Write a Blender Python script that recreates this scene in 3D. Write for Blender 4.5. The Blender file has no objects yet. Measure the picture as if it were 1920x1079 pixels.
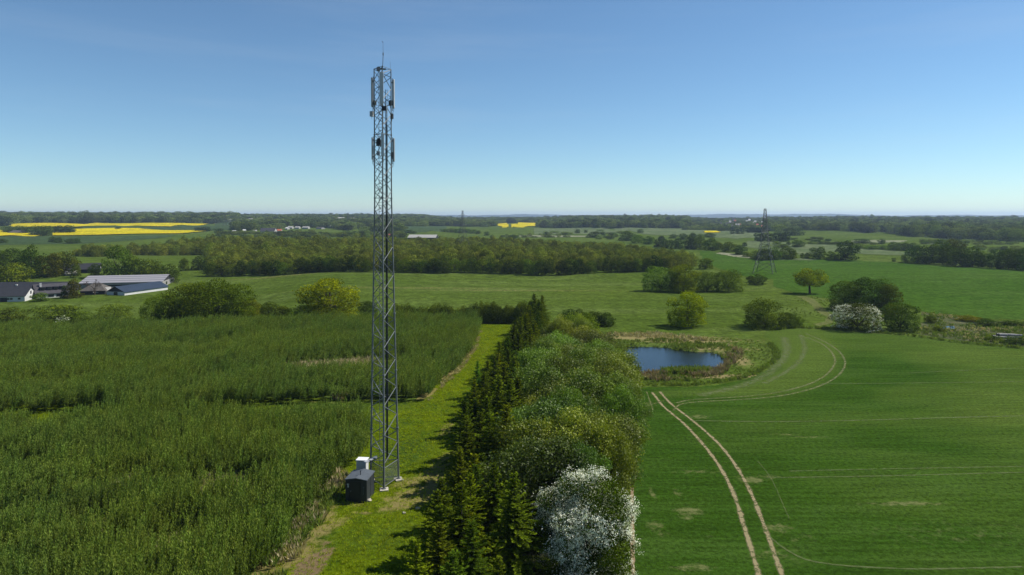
import bpy, math, random
import numpy as np
R = math.radians
rng = np.random.default_rng(7)
random.seed(7)
scene = bpy.context.scene
COL = scene.collection

# ------------------------------------------------------------------ camera
CAM_Z = 26.0
F = 1280.0                      # focal length in photograph pixels (24 mm equivalent)
PITCH = R(1.5)
SHIFT = -101.0 / 1920.0
cam_d = bpy.data.cameras.new("camera")
cam = bpy.data.objects.new("camera", cam_d)
COL.objects.link(cam)
cam.location = (0, 0, CAM_Z)
cam.rotation_euler = (R(90) - PITCH, 0, 0)
cam_d.sensor_width = 36
cam_d.lens = 24
cam_d.shift_y = SHIFT
cam_d.clip_start = 0.5
cam_d.clip_end = 60000
scene.camera = cam

def ss(a, b, x):
    t = np.clip((np.asarray(x, float) - a) / (b - a), 0, 1)
    return t * t * (3 - 2 * t)

# ------------------------------------------------------------------ terrain
POND = None
def sd_poly(x, y, poly):
    """signed distance to polygon, negative inside"""
    x = np.asarray(x, float); y = np.asarray(y, float)
    d = np.full(x.shape, 1e18); inside = np.zeros(x.shape, bool)
    n = len(poly)
    for i in range(n):
        ax, ay = poly[i]; bx, by = poly[(i + 1) % n]
        ex, ey = bx - ax, by - ay
        L = ex * ex + ey * ey + 1e-12
        t = np.clip(((x - ax) * ex + (y - ay) * ey) / L, 0, 1)
        d = np.minimum(d, (x - ax - t * ex) ** 2 + (y - ay - t * ey) ** 2)
        c = (ay > y) != (by > y)
        if abs(by - ay) > 1e-12:
            inside ^= c & (x < ex * (y - ay) / ey + ax)
    return np.where(inside, -1, 1) * np.sqrt(d)

def terrain(x, y):
    x = np.asarray(x, float); y = np.asarray(y, float)
    D = np.hypot(x, y)
    az = np.degrees(np.arctan2(x, y))
    und = (np.sin(x * 0.021 + 1.3) * np.cos(y * 0.034) * 0.9 + np.sin(x * .009 + y * .041) * 0.5) * ss(185, 300, D)
    und = und * (1 + ss(500, 1500, D) * 1.5)
    dip = -5.0 * ss(178, 236, D) * (1 - ss(300, 430, D)) * ss(14, 24, -az)
    A = 21 - 13.5 * ss(-9, -4, az) + 8.5 * ss(2.5, 6.5, az) - 5 * ss(12, 18, az)
    far = A * ss(550, 3000, D) * (1 - ss(3300, 5200, D))
    h = und + dip + far
    if POND is not None:
        near = (D > 90) & (D < 165) & (x > 5) & (x < 60)
        if near.any():
            s = np.full(D.shape, 10.0)
            s[near] = sd_poly(x[near], y[near], POND)
            h = h - 0.9 * (1 - ss(-1.0, 1.9, s))
    return h

def ray(px, py):
    u = (px - 959.5) / F
    v = ((539.5 - py) + SHIFT * 1920) / F
    c, s = math.cos(PITCH), math.sin(PITCH)
    return np.array([u, c + v * s, -s + v * c])

TT = np.geomspace(20, 13000, 4000)
def G(px, py):
    """ground point seen at a pixel of the photograph"""
    d = ray(px, py)
    X, Y, Z = d[0] * TT, d[1] * TT, CAM_Z + d[2] * TT
    h = terrain(X, Y)
    k = np.nonzero(Z < h)[0]
    if len(k) == 0:
        i = len(TT) - 1
        return float(X[i]), float(Y[i])
    i = max(k[0], 1)
    a = (Z[i - 1] - h[i - 1]); b = (h[i] - Z[i])
    t = TT[i - 1] + (TT[i] - TT[i - 1]) * a / (a + b + 1e-9)
    return float(d[0] * t), float(d[1] * t)

def GP(lst): return [G(*p) for p in lst]
def zpix(x, y, py):
    """height at (x,y) that shows at picture row py"""
    v = ((539.5 - py) + SHIFT * 1920) / F
    c, s = math.cos(PITCH), math.sin(PITCH)
    return CAM_Z + y * (-s + v * c) / (c + v * s)
def tz(x, y): return float(terrain(np.array([x]), np.array([y]))[0])

POND_POLY = GP([(1172,656),(1182,649),(1217,649),(1251,651),(1280,656),(1307,659),(1326,659),(1347,664),(1356,676),(1345,688),
             (1319,695),(1285,697),(1251,697),(1217,697),(1184,692),(1172,678)])
POND = POND_POLY

ALB = .78      # all albedos, matched to the exposure set below
# ------------------------------------------------------------------ node helpers
def new_mat(name):
    m = bpy.data.materials.new(name); m.use_nodes = True
    nt = m.node_tree; nt.nodes.clear()
    out = nt.nodes.new("ShaderNodeOutputMaterial")
    return m, nt, out
def mixc(nt, fac, a, b, mode='MIX'):
    n = nt.nodes.new("ShaderNodeMix"); n.data_type = 'RGBA'; n.blend_type = mode
    for sock, val in ((n.inputs[0], fac), (n.inputs[6], a), (n.inputs[7], b)):
        if hasattr(val, 'is_linked'): nt.links.new(val, sock)
        elif isinstance(val, (int, float)): sock.default_value = val
        else: sock.default_value = (*val[:3], 1)
    return n.outputs[2]
def mathn(nt, op, a, b=0.0, c=None):
    n = nt.nodes.new("ShaderNodeMath"); n.operation = op
    for i, val in enumerate((a, b) if c is None else (a, b, c)):
        if hasattr(val, 'is_linked'): nt.links.new(val, n.inputs[i])
        else: n.inputs[i].default_value = val
    return n.outputs[0]
def noise(nt, scale, detail=4, rough=.6, vec=None, stretch=None, rot=0.0):
    tc = None
    n = nt.nodes.new("ShaderNodeTexNoise")
    n.inputs['Scale'].default_value = scale; n.inputs['Detail'].default_value = detail; n.inputs['Roughness'].default_value = rough
    if vec is None:
        g = nt.nodes.new("ShaderNodeNewGeometry"); vec = g.outputs['Position']
    if stretch is not None or rot:
        mp = nt.nodes.new("ShaderNodeMapping")
        mp.inputs['Scale'].default_value = stretch or (1, 1, 1)
        mp.inputs['Rotation'].default_value = (0, 0, rot)
        nt.links.new(vec, mp.inputs['Vector']); vec = mp.outputs['Vector']
    nt.links.new(vec, n.inputs['Vector'])
    return n.outputs['Fac']
def ramp(nt, fac, lo, hi, a=0.0, b=1.0):
    n = nt.nodes.new("ShaderNodeMapRange"); n.interpolation_type = 'SMOOTHSTEP'
    nt.links.new(fac, n.inputs['Value'])
    n.inputs['From Min'].default_value = lo; n.inputs['From Max'].default_value = hi
    n.inputs['To Min'].default_value = a; n.inputs['To Max'].default_value = b
    return n.outputs[0]
def attr(nt, name):
    n = nt.nodes.new("ShaderNodeAttribute"); n.attribute_name = name
    return n.outputs['Fac']
def principled(nt, out, color, rough=.7, spec=.3, metal=0.0, bump=None, bstr=.3, bdist=.1):
    p = nt.nodes.new("ShaderNodeBsdfPrincipled")
    if hasattr(color, 'is_linked'): nt.links.new(color, p.inputs['Base Color'])
    else: p.inputs['Base Color'].default_value = (*color, 1)
    if hasattr(rough, 'is_linked'): nt.links.new(rough, p.inputs['Roughness'])
    else: p.inputs['Roughness'].default_value = rough
    p.inputs['Specular IOR Level'].default_value = spec
    p.inputs['Metallic'].default_value = metal
    if bump is not None:
        b = nt.nodes.new("ShaderNodeBump"); b.inputs['Strength'].default_value = bstr; b.inputs['Distance'].default_value = bdist
        nt.links.new(bump, b.inputs['Height']); nt.links.new(b.outputs[0], p.inputs['Normal'])
    nt.links.new(p.outputs[0], out.inputs['Surface'])
    return p

def simple_mat(name, col, rough=.6, spec=.3, metal=0.0, vary=.25, scale=1.5, bstr=.1):
    m, nt, out = new_mat(name); col = [q * (ALB + .06) for q in col]
    tc = nt.nodes.new("ShaderNodeTexCoord")
    n = noise(nt, scale, 5, .65, tc.outputs['Object'])
    f = ramp(nt, n, .3, .7)
    c = mixc(nt, f, [k * (1 - vary) for k in col], [min(1, k * (1 + vary)) for k in col])
    principled(nt, out, c, rough, spec, metal, n, bstr, .02)
    return m

def leaf_mat(name, dark, light, tipcol=None, trans=.35, rand=.25, rough=.55, objcol=False, spec=.25, zone=None, k=ALB):
    """foliage: colour varies from leaf to leaf ('var'), with a share of light passing through"""
    m, nt, out = new_mat(name)
    v = attr(nt, 'var')
    c = mixc(nt, v, [q * k for q in dark], [q * k for q in light])  # dark end kept low on trees and willow, deepening their shadows by colour
    oi = nt.nodes.new("ShaderNodeObjectInfo")
    if objcol: c = mixc(nt, 1.0, c, oi.outputs['Color'], 'MULTIPLY')
    if zone:      # stands of a slightly different clone or vigour
        c = mixc(nt, ramp(nt, noise(nt, zone[0], 3, .6, vec=oi.outputs['Location']), .38, .62), c, mixc(nt, 1.0, c, zone[1], 'MULTIPLY'))
    r = mathn(nt, 'MULTIPLY_ADD', oi.outputs['Random'], 2 * rand, 1 - rand)
    hsv = nt.nodes.new("ShaderNodeHueSaturation")
    nt.links.new(c, hsv.inputs['Color']); nt.links.new(r, hsv.inputs['Value'])
    hr = mathn(nt, 'MULTIPLY_ADD', mathn(nt, 'FRACT', mathn(nt, 'MULTIPLY', oi.outputs['Random'], 7.31)), .03, .485)
    nt.links.new(hr, hsv.inputs['Hue'])
    c = hsv.outputs['Color']
    d = nt.nodes.new("ShaderNodeBsdfPrincipled")
    nt.links.new(c, d.inputs['Base Color']); d.inputs['Roughness'].default_value = rough
    d.inputs['Specular IOR Level'].default_value = spec if spec > .2 else 0.0
    t = nt.nodes.new("ShaderNodeBsdfTranslucent")
    c2 = mixc(nt, 1.0, c, (1.15, 1.25, .55), 'MULTIPLY')
    nt.links.new(c2, t.inputs['Color'])
    mx = nt.nodes.new("ShaderNodeMixShader"); mx.inputs[0].default_value = trans * .8
    nt.links.new(d.outputs[0], mx.inputs[1]); nt.links.new(t.outputs[0], mx.inputs[2])
    nt.links.new(mx.outputs[0], out.inputs['Surface'])
    return m

# ------------------------------------------------------------------ mesh helpers
def mesh_np(name, V, faces, mat=None, attrs=None, k=4, smooth=False):
    """V (n,3); faces (m,k)"""
    me = bpy.data.meshes.new(name)
    V = np.ascontiguousarray(V, dtype=np.float32); faces = np.ascontiguousarray(faces, dtype=np.int32)
    me.vertices.add(len(V)); me.vertices.foreach_set('co', V.ravel())
    m = len(faces)
    me.loops.add(m * k); me.loops.foreach_set('vertex_index', faces.ravel())
    me.polygons.add(m)
    me.polygons.foreach_set('loop_start', np.arange(0, m * k, k, dtype=np.int32))
    me.polygons.foreach_set('loop_total', np.full(m, k, dtype=np.int32))
    if smooth: me.polygons.foreach_set('use_smooth', np.ones(m, bool))
    if attrs:
        for an, (dom, val) in attrs.items():
            a = me.attributes.new(an, 'FLOAT', dom); a.data.foreach_set('value', np.asarray(val, np.float32))
    me.update(calc_edges=True)
    if mat: me.materials.append(mat)
    return me

class MB:
    """collects boxes, bars and tubes into one mesh (quads/ngons)"""
    def __init__(s): s.v = []; s.f = []
    def add(s, vs, fs):
        o = len(s.v); s.v += [tuple(map(float, p)) for p in vs]; s.f += [tuple(i + o for i in f) for f in fs]
    def box(s, c, d, rz=0.0):
        x, y, z = c; a, b, h = d[0] / 2, d[1] / 2, d[2] / 2
        co, si = math.cos(rz), math.sin(rz)
        vs = []
        for dz in (-h, h):
            for dx, dy in ((-a, -b), (a, -b), (a, b), (-a, b)):
                vs.append((x + dx * co - dy * si, y + dx * si + dy * co, z + dz))
        s.add(vs, [(3, 2, 1, 0), (4, 5, 6, 7), (0, 1, 5, 4), (1, 2, 6, 5), (2, 3, 7, 6), (3, 0, 4, 7)])
    def tube(s, p, q, r0, r1=None, n=6, cap=True):
        r1 = r0 if r1 is None else r1
        p = np.array(p, float); q = np.array(q, float); d = q - p; L = np.linalg.norm(d)
        if L < 1e-6: return
        d /= L
        a = np.array([0, 0, 1.]) if abs(d[2]) < .9 else np.array([1., 0, 0])
        u = np.cross(d, a); u /= np.linalg.norm(u); w = np.cross(d, u)
        vs = []
        for c, r in ((p, r0), (q, r1)):
            for i in range(n):
                t = 2 * math.pi * i / n
                vs.append(c + (u * math.cos(t) + w * math.sin(t)) * r)
        fs = [(i, (i + 1) % n, n + (i + 1) % n, n + i) for i in range(n)]
        if cap: fs += [tuple(range(n - 1, -1, -1)), tuple(range(n, 2 * n))]
        s.add(vs, fs)
    def path(s, pts, r, n=5):
        for i in range(len(pts) - 1):
            ra = r[i] if isinstance(r, (list, tuple)) else r
            rb = r[i + 1] if isinstance(r, (list, tuple)) else r
            s.tube(pts[i], pts[i + 1], ra, rb, n)
    def mesh(s, name, mat):
        me = bpy.data.meshes.new(name); me.from_pydata(s.v, [], s.f); me.update()
        if isinstance(mat, (list, tuple)):
            for m in mat: me.materials.append(m)
        else: me.materials.append(mat)
        return me

def link(name, data, parent=None, loc=None):
    o = bpy.data.objects.new(name, data); COL.objects.link(o)
    if parent is not None: o.parent = parent
    if loc is not None: o.location = loc
    return o
def part(name, mb, mat, parent, bevel=0.0):
    o = link(name, mb.mesh(name, mat), parent)
    if bevel:
        b = o.modifiers.new('bevel', 'BEVEL'); b.width = bevel; b.segments = 2; b.limit_method = 'ANGLE'
    return o
def tag(o, label=None, cat=None, group=None, kind=None):
    if label: o['label'] = label
    if cat: o['category'] = cat
    if group: o['group'] = group
    if kind: o['kind'] = kind
    return o
def empty(name, loc, rz=0.0, label=None, cat=None, group=None):
    o = link(name, None, None, loc); o.rotation_euler = (0, 0, rz); o.empty_display_size = .5
    return tag(o, label, cat, group)
def copy_tree(o, parent=None):
    c = o.copy(); COL.objects.link(c)
    if parent is not None: c.parent = parent
    for ch in list(o.children): copy_tree(ch, c)
    return c

# ------------------------------------------------------------------ ground sheets (polar grids about the viewpoint's foot)
def polar(r0, r1, dr, a0, a1, da):
    nr = int(math.ceil(math.log(r1 / r0) / dr)); na = int(math.ceil((a1 - a0) / da))
    r = r0 * np.exp(np.linspace(0, math.log(r1 / r0), nr + 1)); a = np.radians(np.linspace(a0, a1, na + 1))
    RR, AA = np.meshgrid(r, a, indexing='ij')
    X = RR * np.sin(AA); Y = RR * np.cos(AA)
    idx = np.arange(X.size).reshape(X.shape)
    Fq = np.stack([idx[:-1, :-1], idx[:-1, 1:], idx[1:, 1:], idx[1:, :-1]], -1).reshape(-1, 4)
    # counter-clockwise seen from above
    Fq = Fq[:, ::-1]
    return X.ravel(), Y.ravel(), Fq
BASE_GRID = polar(12, 13000, .008, -62, 62, .2)
def bbox_grid(poly, fine):
    P = np.array(poly); D = np.hypot(P[:, 0], P[:, 1]); A = np.degrees(np.arctan2(P[:, 0], P[:, 1]))
    return polar(D.min() * .97, D.max() * 1.03, fine, A.min() - .5, A.max() + .5, math.degrees(fine) * .8)
def sheet(name, polys, mat, h=.02, grid=None, attrs=None, label=None, edge=0.0, holes=()):
    X, Y, Fq = grid if grid is not None else BASE_GRID
    cx = X[Fq].mean(1); cy = Y[Fq].mean(1)
    s = np.full(cx.shape, 1e9)
    for p in polys: s = np.minimum(s, sd_poly(cx, cy, p))
    if edge:
        s = s + edge * (np.sin(cx * 1.9 + cy * .7) + np.sin(cx * .6 - cy * 2.3) + np.sin(cx*5.1+cy*3.3)*.6)
    keep = s < 0
    for p in holes: keep &= sd_poly(cx, cy, p) > 0
    Fk = Fq[keep]; used, inv = np.unique(Fk, return_inverse=True)
    x, y = X[used], Y[used]
    hh = h(np.hypot(x, y)) if callable(h) else h
    V = np.stack([x, y, terrain(x, y) + hh], 1)
    at = {k: ('POINT', fn(x, y)) for k, fn in attrs.items()} if attrs else None
    me = mesh_np(name, V, inv.reshape(-1, 4), mat, at, smooth=True)
    o = link(name, me); tag(o, label, None, None, 'structure')
    return o

def patches(lst):
    """soft world-space blots from picture positions: (px,py,rx_m,ry_m,amount[,rot])"""
    P = []
    for q in lst:
        x, y = G(q[0], q[1]); P.append((x, y, q[2], q[3], q[4], q[5] if len(q) > 5 else 0.0))
    def fn(x, y):
        o = np.zeros_like(x)
        for (a, b, rx, ry, am, ro) in P:
            c, s = math.cos(ro), math.sin(ro)
            u = ((x - a) * c + (y - b) * s) / rx; v = (-(x - a) * s + (y - b) * c) / ry
            o = np.maximum(o, am * np.exp(-(u * u + v * v)))
        return o
    return fn

def ground_mat(name, c1, c2, c3, big=.02, mid=.25, fine=3.0, dry=(.30, .24, .11), soil=(.21, .155, .08), stretch=None, rot=0.0,
               dryamt=False, soilamt=False, toneamt=False, tone=(.02, .05, .01), fleck=None, bstr=.5, bdist=.15, rough=.85, rows=None):
    m, nt, out = new_mat(name)
    c1, c2, c3, dry, soil, tone = [[q * ALB for q in t] for t in (c1, c2, c3, dry, soil, tone)]
    nb = noise(nt, big, 3, .55); nm = noise(nt, mid, 5, .6, stretch=stretch, rot=rot); nf = noise(nt, fine, 5, .7)
    c = mixc(nt, ramp(nt, nb, .35, .65), c1, c2)
    c = mixc(nt, ramp(nt, nm, .42, .72), c, c3)
    if toneamt: c = mixc(nt, attr(nt, 'tone'), c, tone)
    nd = noise(nt, 1.0, 3, .6, stretch=(.12, 1.6, 1), rot=rows) if rows is not None else noise(nt, fine * .3, 3, .6)
    nf2 = mathn(nt, 'MULTIPLY_ADD', nd, .28, mathn(nt, 'MULTIPLY_ADD', noise(nt, fine * 3.2, 4, .8), .5, mathn(nt, 'MULTIPLY', nf, .6)))
    f = ramp(nt, nf2, .50, .94, .42, 1.62)
    g = nt.nodes.new("ShaderNodeMix"); g.data_type = 'RGBA'; g.blend_type = 'MULTIPLY'; g.inputs[0].default_value = 1
    nt.links.new(c, g.inputs[6]); nt.links.new(f, g.inputs[7]); c = g.outputs[2]
    if dryamt:
        a = mathn(nt, 'MULTIPLY', attr(nt, 'dry'), 1.0)
        k = mathn(nt, 'ADD', a, mathn(nt, 'MULTIPLY_ADD', noise(nt, 1.1, 6, .75), 1.6, -.8))
        k = ramp(nt, k, .22, .62); k = mathn(nt, 'MULTIPLY', k, ramp(nt, a, .04, .35))
        c = mixc(nt, mathn(nt, 'MULTIPLY', k, .8), c, mixc(nt, noise(nt, 4, 4, .7), [q * .7 for q in dry], [q * 1.25 for q in dry]))
    if soilamt:
        a = attr(nt, 'soil')
        k = mathn(nt, 'ADD', a, mathn(nt, 'MULTIPLY_ADD', noise(nt, 1.7, 6, .7), .9, -.45))
        k = mathn(nt, 'MULTIPLY', ramp(nt, k, .4, .62), ramp(nt, a, .05, .25))
        c = mixc(nt, k, c, mixc(nt, noise(nt, 6, 4, .7), [q * .6 for q in soil], [q * 1.3 for q in soil]))
    if fleck:
        c = mixc(nt, mathn(nt, 'MULTIPLY', ramp(nt, noise(nt, fleck[0], 5, .8), fleck[1], fleck[1] + .08), .6), c, fleck[2])
    hgt = mathn(nt, 'ADD', nf, mathn(nt, 'MULTIPLY', noise(nt, fine * 4, 3, .7), .5))
    principled(nt, out, c, rough, 0.0, 0, hgt, bstr, bdist)
    return m

M = {}
M['ground'] = ground_mat('meadow_ground', (0.0704, 0.1125, 0.0150), (0.0864, 0.1278, 0.0180), (0.1080, 0.1530, 0.0315), .012, .05, .6, stretch=(.25, 1, 1), rot=.1, bdist=.3,
                         dryamt=True)
M['crop'] = ground_mat('winter_wheat', (0.0341, 0.0800, 0.0080), (0.0416, 0.0903, 0.0089), (0.0568, 0.1129, 0.0161), .035, .22, 2.4, stretch=(.22, 1, 1), rot=-.03,
                       dryamt=True, toneamt=True, tone=(.088, .138, .022), dry=(.20, .21, .08), bstr=.7, rows=-.03)
M['strip'] = ground_mat('mown_grass', (0.106, 0.148, 0.0032), (0.138, 0.184, 0.0048), (0.0651, 0.1098, 0.0064), .09, .5, 2.2, dryamt=True, soilamt=True, bstr=.7,
                        dry=(.27, .22, .085), toneamt=True, tone=(.035, .075, .015))
M['farwheat'] = ground_mat('far_wheat', (0.0476, 0.1038, 0.0102), (0.0561, 0.1144, 0.0136), (0.0680, 0.1250, 0.0204), .015, .07, .9, stretch=(.2, 1, 1), bdist=.2)
M['rape'] = ground_mat('rapeseed_bloom', (0.5890, 0.4750, 0.0060), (0.6650, 0.5415, 0.0080), (0.4750, 0.4275, 0.0100), .01, .03, .3, stretch=(.2, 1, 1))
M['marsh'] = ground_mat('rough_marsh', (.060, .085, .028), (.10, .115, .045), (.145, .14, .075), .05, .25, 1.5, fleck=(.8, .62, (.2, .18, .11)))
M['pale'] = ground_mat('bleached_reed_meadow', (.30, .30, .20), (.24, .26, .15), (.13, .16, .07), .02, .06, .4)
M['bluegreen'] = ground_mat('young_crop', (.050, .085, .030), (.055, .09, .034), (.065, .10, .038), .01, .03, .4)
M['palegreen'] = ground_mat('pale_pasture', (.12, .16, .07), (.10, .14, .055), (.15, .18, .09), .01, .03, .4)
M['path'] = ground_mat('mown_path', (.13, .15, .045), (.15, .165, .055), (.11, .135, .04), .1, .4, 2)
M['floor'] = ground_mat('shade_toned_floor', (.035, .04, .015), (.05, .045, .02), (.04, .05, .015), .1, .4, 2)  # brown belt floor, darkened so its colour carries shade under the trees
M['hill'] = ground_mat('distant_hill', (.035, .055, .03), (.05, .075, .035), (.06, .08, .04), .0006, .002, .01)

# base ground
gx, gy, gf = BASE_GRID
dry_ground = patches([(1160,630,14,3,.55),(1230,634,16,2.5,.8),(1290,640,12,3,.7),(1350,655,10,4,.5),(1400,640,10,6,.3),(1280,706,16,1.6,.9),(1375,672,3,8,.7),
                      (1200,706,6,2,.8),(1530,562,18,9,.25),(520,519,40,4,.4),(1350,545,30,4,.3),(1000,600,40,3,.1),(960,545,60,6,.35),(760,540,70,6,.35)])
V = np.stack([gx, gy, terrain(gx, gy)], 1)
ground = link('ground', mesh_np('ground', V, gf, M['ground'], {'dry': ('POINT', dry_ground(gx, gy))}, smooth=True))
tag(ground, 'light green grassland running out to the horizon', None, None, 'structure')

def smooth_noise(X, Y, s, seed=0):
    g = np.random.default_rng(seed); o = np.zeros_like(X)
    for k in range(6):
        a = g.uniform(0, 6.28); f = s * g.uniform(.6, 1.9); o += np.sin((X * math.cos(a) + Y * math.sin(a)) * f + g.uniform(0, 6.28))
    return o / 6 ** .5

# coppice outline, strip, crop field
COP_NEAR = GP([(500,1079),(545,1005),(588,962),(610,925),(640,885),(676,866),(690,820),(694,757)])
near_edge = [(G(470,1079)[0] - 2.0, 34.0)] + COP_NEAR
cop_a = near_edge + [(-75 * 1.0, 80.0), (-33 * 1.0 - 30, 34.0)]
def azp(az, D): return (D * math.sin(R(az)), D * math.cos(R(az)))
cop_a = near_edge[:-1] + [(-19.0, 83.0), (-40.0, 83.6), (-62.0, 82.0), (-95.0, 80.5), (-60, 34.0)]
fe = GP([(797,752),(822,725),(850,700),(873,672),(890,645),(897,620)])
cop_b = [(-125.0, 88.0), (-62.0, 89.5), (-38.0, 92.0), (-26.0, 95.0)] + fe + [(-8.6, 162.0), (-30.0, 162.0), (-60.0, 158.0), (-100.0, 152.0), (-150.0, 148.0)]
strip_poly = [(G(470,1079)[0] - 4, 30.0)] + [(p[0] - 1.2, p[1]) for p in COP_NEAR] + [(-22.0, 84.0), (-110.0, 80.5), (-120.0, 92.0), (-30.0, 97.0)] + \
             [(p[0] - 1.5, p[1]) for p in fe] + [(-8.8, 163.5), (4.0, 163.5)] + GP([(990,625),(985,660)]) + [(-1.0, 92.0), (-2.5, 60.0), (-3.0, 30.0)]
dryS = patches([(790,925,4.2,2.2,.8,.7),(760,945,3.0,1.4,.7,.6),(820,895,2.4,2.4,.75,.6),(800,925,3.2,2.2,.85,.6),(770,905,2.5,2.0,.55,.6),(742,945,3,1.6,.45,.5),(836,870,1.6,4.5,.75,-.2),(850,905,1.6,2,.8),(838,805,1.3,4,.5,-.1),(560,1010,1.2,5,.9,-.7),(590,975,1.4,2.5,.8,-.6),
                (612,945,1.5,1.5,.7),(640,905,2,1.5,.6),(680,962,1.3,.4,.6),(535,1050,1.5,3.5,.9,-.6),(835,705,.9,9,.8,-.35),(800,740,1.0,4,.8,-.3),(875,665,.9,10,.8,-.2),
                (905,660,.8,12,.3,-.15),(660,945,1.6,.7,.5),(735,985,4,.8,.2),(790,1000,2,1,.25),(830,1010,2,1.,.25),(640,753,12,2,.3)])
soilS = patches([(588,1052,1.0,2.6,1.0,-.45),(572,1075,1.1,2.4,1.0,-.45),(610,1020,.7,1.2,.55,-.4),(848,905,1.2,1.2,.6),(805,915,1.1,.8,.45)])
toneS = patches([(770,840,3,6,.7),(760,790,2,3,.4),(700,1010,5,3,.4),(810,700,2.5,6,.3),(640,760,14,4,.6),(720,960,3,2,.2)])
sheet('grass_strip', [strip_poly], M['strip'], .004, polar(30, 170, .0035, -55, 4, .18), {'dry': dryS, 'soil': soilS, 'tone': toneS},
      'bright mown grass strip between the willow crop and the spruces', edge=.08)

crop_poly = [(5.6, 30.0)] + GP([(1184,1079),(1184,925)]) + [(15.0, 84.0)] + GP([(1200,727),(1245,726),(1289,727),(1340,723),(1364,719),(1401,711),(1439,694),(1461,676),(1464,661),(1450,644),(1435,629),
                       (1438,619),(1500,614),(1600,619),(1717,630),(1800,642),(1860,648),(1925,654),(2100,672),(2300,700)]) + [(90.0, 60.0), (60.0, 30.0)]
dryC = patches([(1293,958,1.6,.9,.55),(1285,968,1.0,1.0,.45),(1410,900,2.2,1.2,.5),(1440,895,1.6,.8,.4),(1300,885,3.5,1.0,.35),(1222,925,.4,1.6,.45),(1230,990,1.2,2.4,.35),(1300,1065,2.,.7,.5),(1460,990,1.4,1.2,.45),
                (1500,1010,2,1.2,.3),(1270,925,.6,1.6,.35),(1570,945,8,3,.16),(1800,1000,14,4,.25),(1850,930,10,2,.2),(1500,950,2,3,.16),(1215,760,2,4,.3),(1330,1010,2,3,.2),(1700,945,5,.6,.5),(1520,820,5,.5,.35),(1480,815,3,.4,.5),
                (1450,1040,4,2,.28),(1310,782,2,1,.5),(1360,865,3,2,.2),(1345,955,3,3,.15)])
_arc_in = GP([(1440,621),(1560,617),(1660,626),(1694,660),(1686,695),(1640,730),(1560,752),(1450,765),(1300,775),(1215,742),(1200,727),(1340,724),(1439,694),(1464,661)])
_arc_low = GP([(1700,660),(1960,655),(1960,800),(1600,800),(1460,790),(1600,760),(1680,720)])
def toneC(x, y):
    a = 1 - ss(-3.5, .8, sd_poly(x, y, GP_arc))
    b = 1 - ss(-2.5, 2.0, sd_poly(x, y, _arc_low))
    g = ss(108, 150, y) * .55
    d1 = toneP(x, y)
    
    mott = .16 * smooth_noise(x, y, .13, 9) + .10 * smooth_noise(x * .5, y, .5, 10)
    return np.clip(a * .85 + b * .5 + g + .18 * ss(15, 45, x) - d1 + mott, 0, 1)
GP_arc = GP([(1436,622),(1520,618),(1562,640),(1592,672),(1586,700),(1540,728),(1470,742),(1330,748),(1260,752),(1210,745),(1205,728),(1340,724),(1401,712),(1439,694),(1464,661)])
toneP = patches([(1660,690,7,11,.7),(1590,760,16,4.0,.55),(1500,780,16,3.0,.4),(1680,1000,9,3,.3),(1560,1010,5,4,.35)])
crop = sheet('crop_field', [crop_poly], M['crop'], .008, polar(30, 170, .0045, 4, 62, .22), {'dry': dryC, 'tone': toneC},
             'dark green winter wheat field with curving tyre tracks', edge=.1)
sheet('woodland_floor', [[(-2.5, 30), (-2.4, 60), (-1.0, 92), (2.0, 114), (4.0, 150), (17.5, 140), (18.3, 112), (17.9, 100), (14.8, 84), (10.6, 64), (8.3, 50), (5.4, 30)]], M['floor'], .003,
      polar(30, 155, .008, -6, 14, .4), None, 'ground coloured dark as shade beneath the shelter belt', edge=.1)

hi = lambda D: .03 + D * .00012
wheat2 = GP([(1306,470),(1345,476),(1400,485),(1450,486),(1500,485),(1605,489),(1690,493),(1760,499),(1850,504),(1930,509),(2120,520),(2120,625),(1930,600),(1850,598),(1760,592),(1735,586),(1690,572),
             (1560,562),(1490,550),(1452,538),(1448,524),(1400,520),(1350,505),(1318,490)])
sheet('wheat_field', [wheat2], M['farwheat'], hi, None, None, 'bright green wheat field beyond the lone oak')
marsh = GP([(1728,585),(1850,601),(2100,622),(2100,668),(1925,651),(1800,640),(1717,627),(1735,600)])
sheet('marsh', [marsh], M['marsh'], .003, bbox_grid(marsh, .006), None, 'rough marshy hollow beside the wheat')
rape_defs = [
 [(18,424.5),(24,421),(180,419),(300,419.5),(405,420.3),(380,423),(320,425.8),(265,425),(215,424),(140,426.5),(60,426.5)],
 [(139,430.5),(260,429.5),(388,434.3),(360,437),(300,439.5),(200,441.5),(99,443),(99,437),(139,436)],
 [(-90,432),(5,433),(7,437.5),(55,438.5),(76,443),(0,444.2),(-90,445)],
 [(925,417.8),(951,418.2),(954,427),(940,426.5),(932,423)],
 [(957,422),(971,419.5),(972,418),(1006,418),(1007,425),(985,426),(960,427)],
 [(1319,434.3),(1343,434.3),(1352,437),(1322,437.5)]]
rape_lab = ['upper yellow rapeseed band under the left horizon wood', 'broad lower yellow rapeseed field at left', 'yellow rapeseed field at the left picture edge below the farm',
            'small square yellow rapeseed field right of the mast', 'yellow rapeseed field next to the small square one', 'thin yellow rapeseed sliver by the far town']
for p, l in zip(rape_defs, rape_lab):
    gp = GP(p)
    sheet('rapeseed_field', [gp], M['rape'], 1.1, bbox_grid(gp, .0025), None, l)
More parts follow.
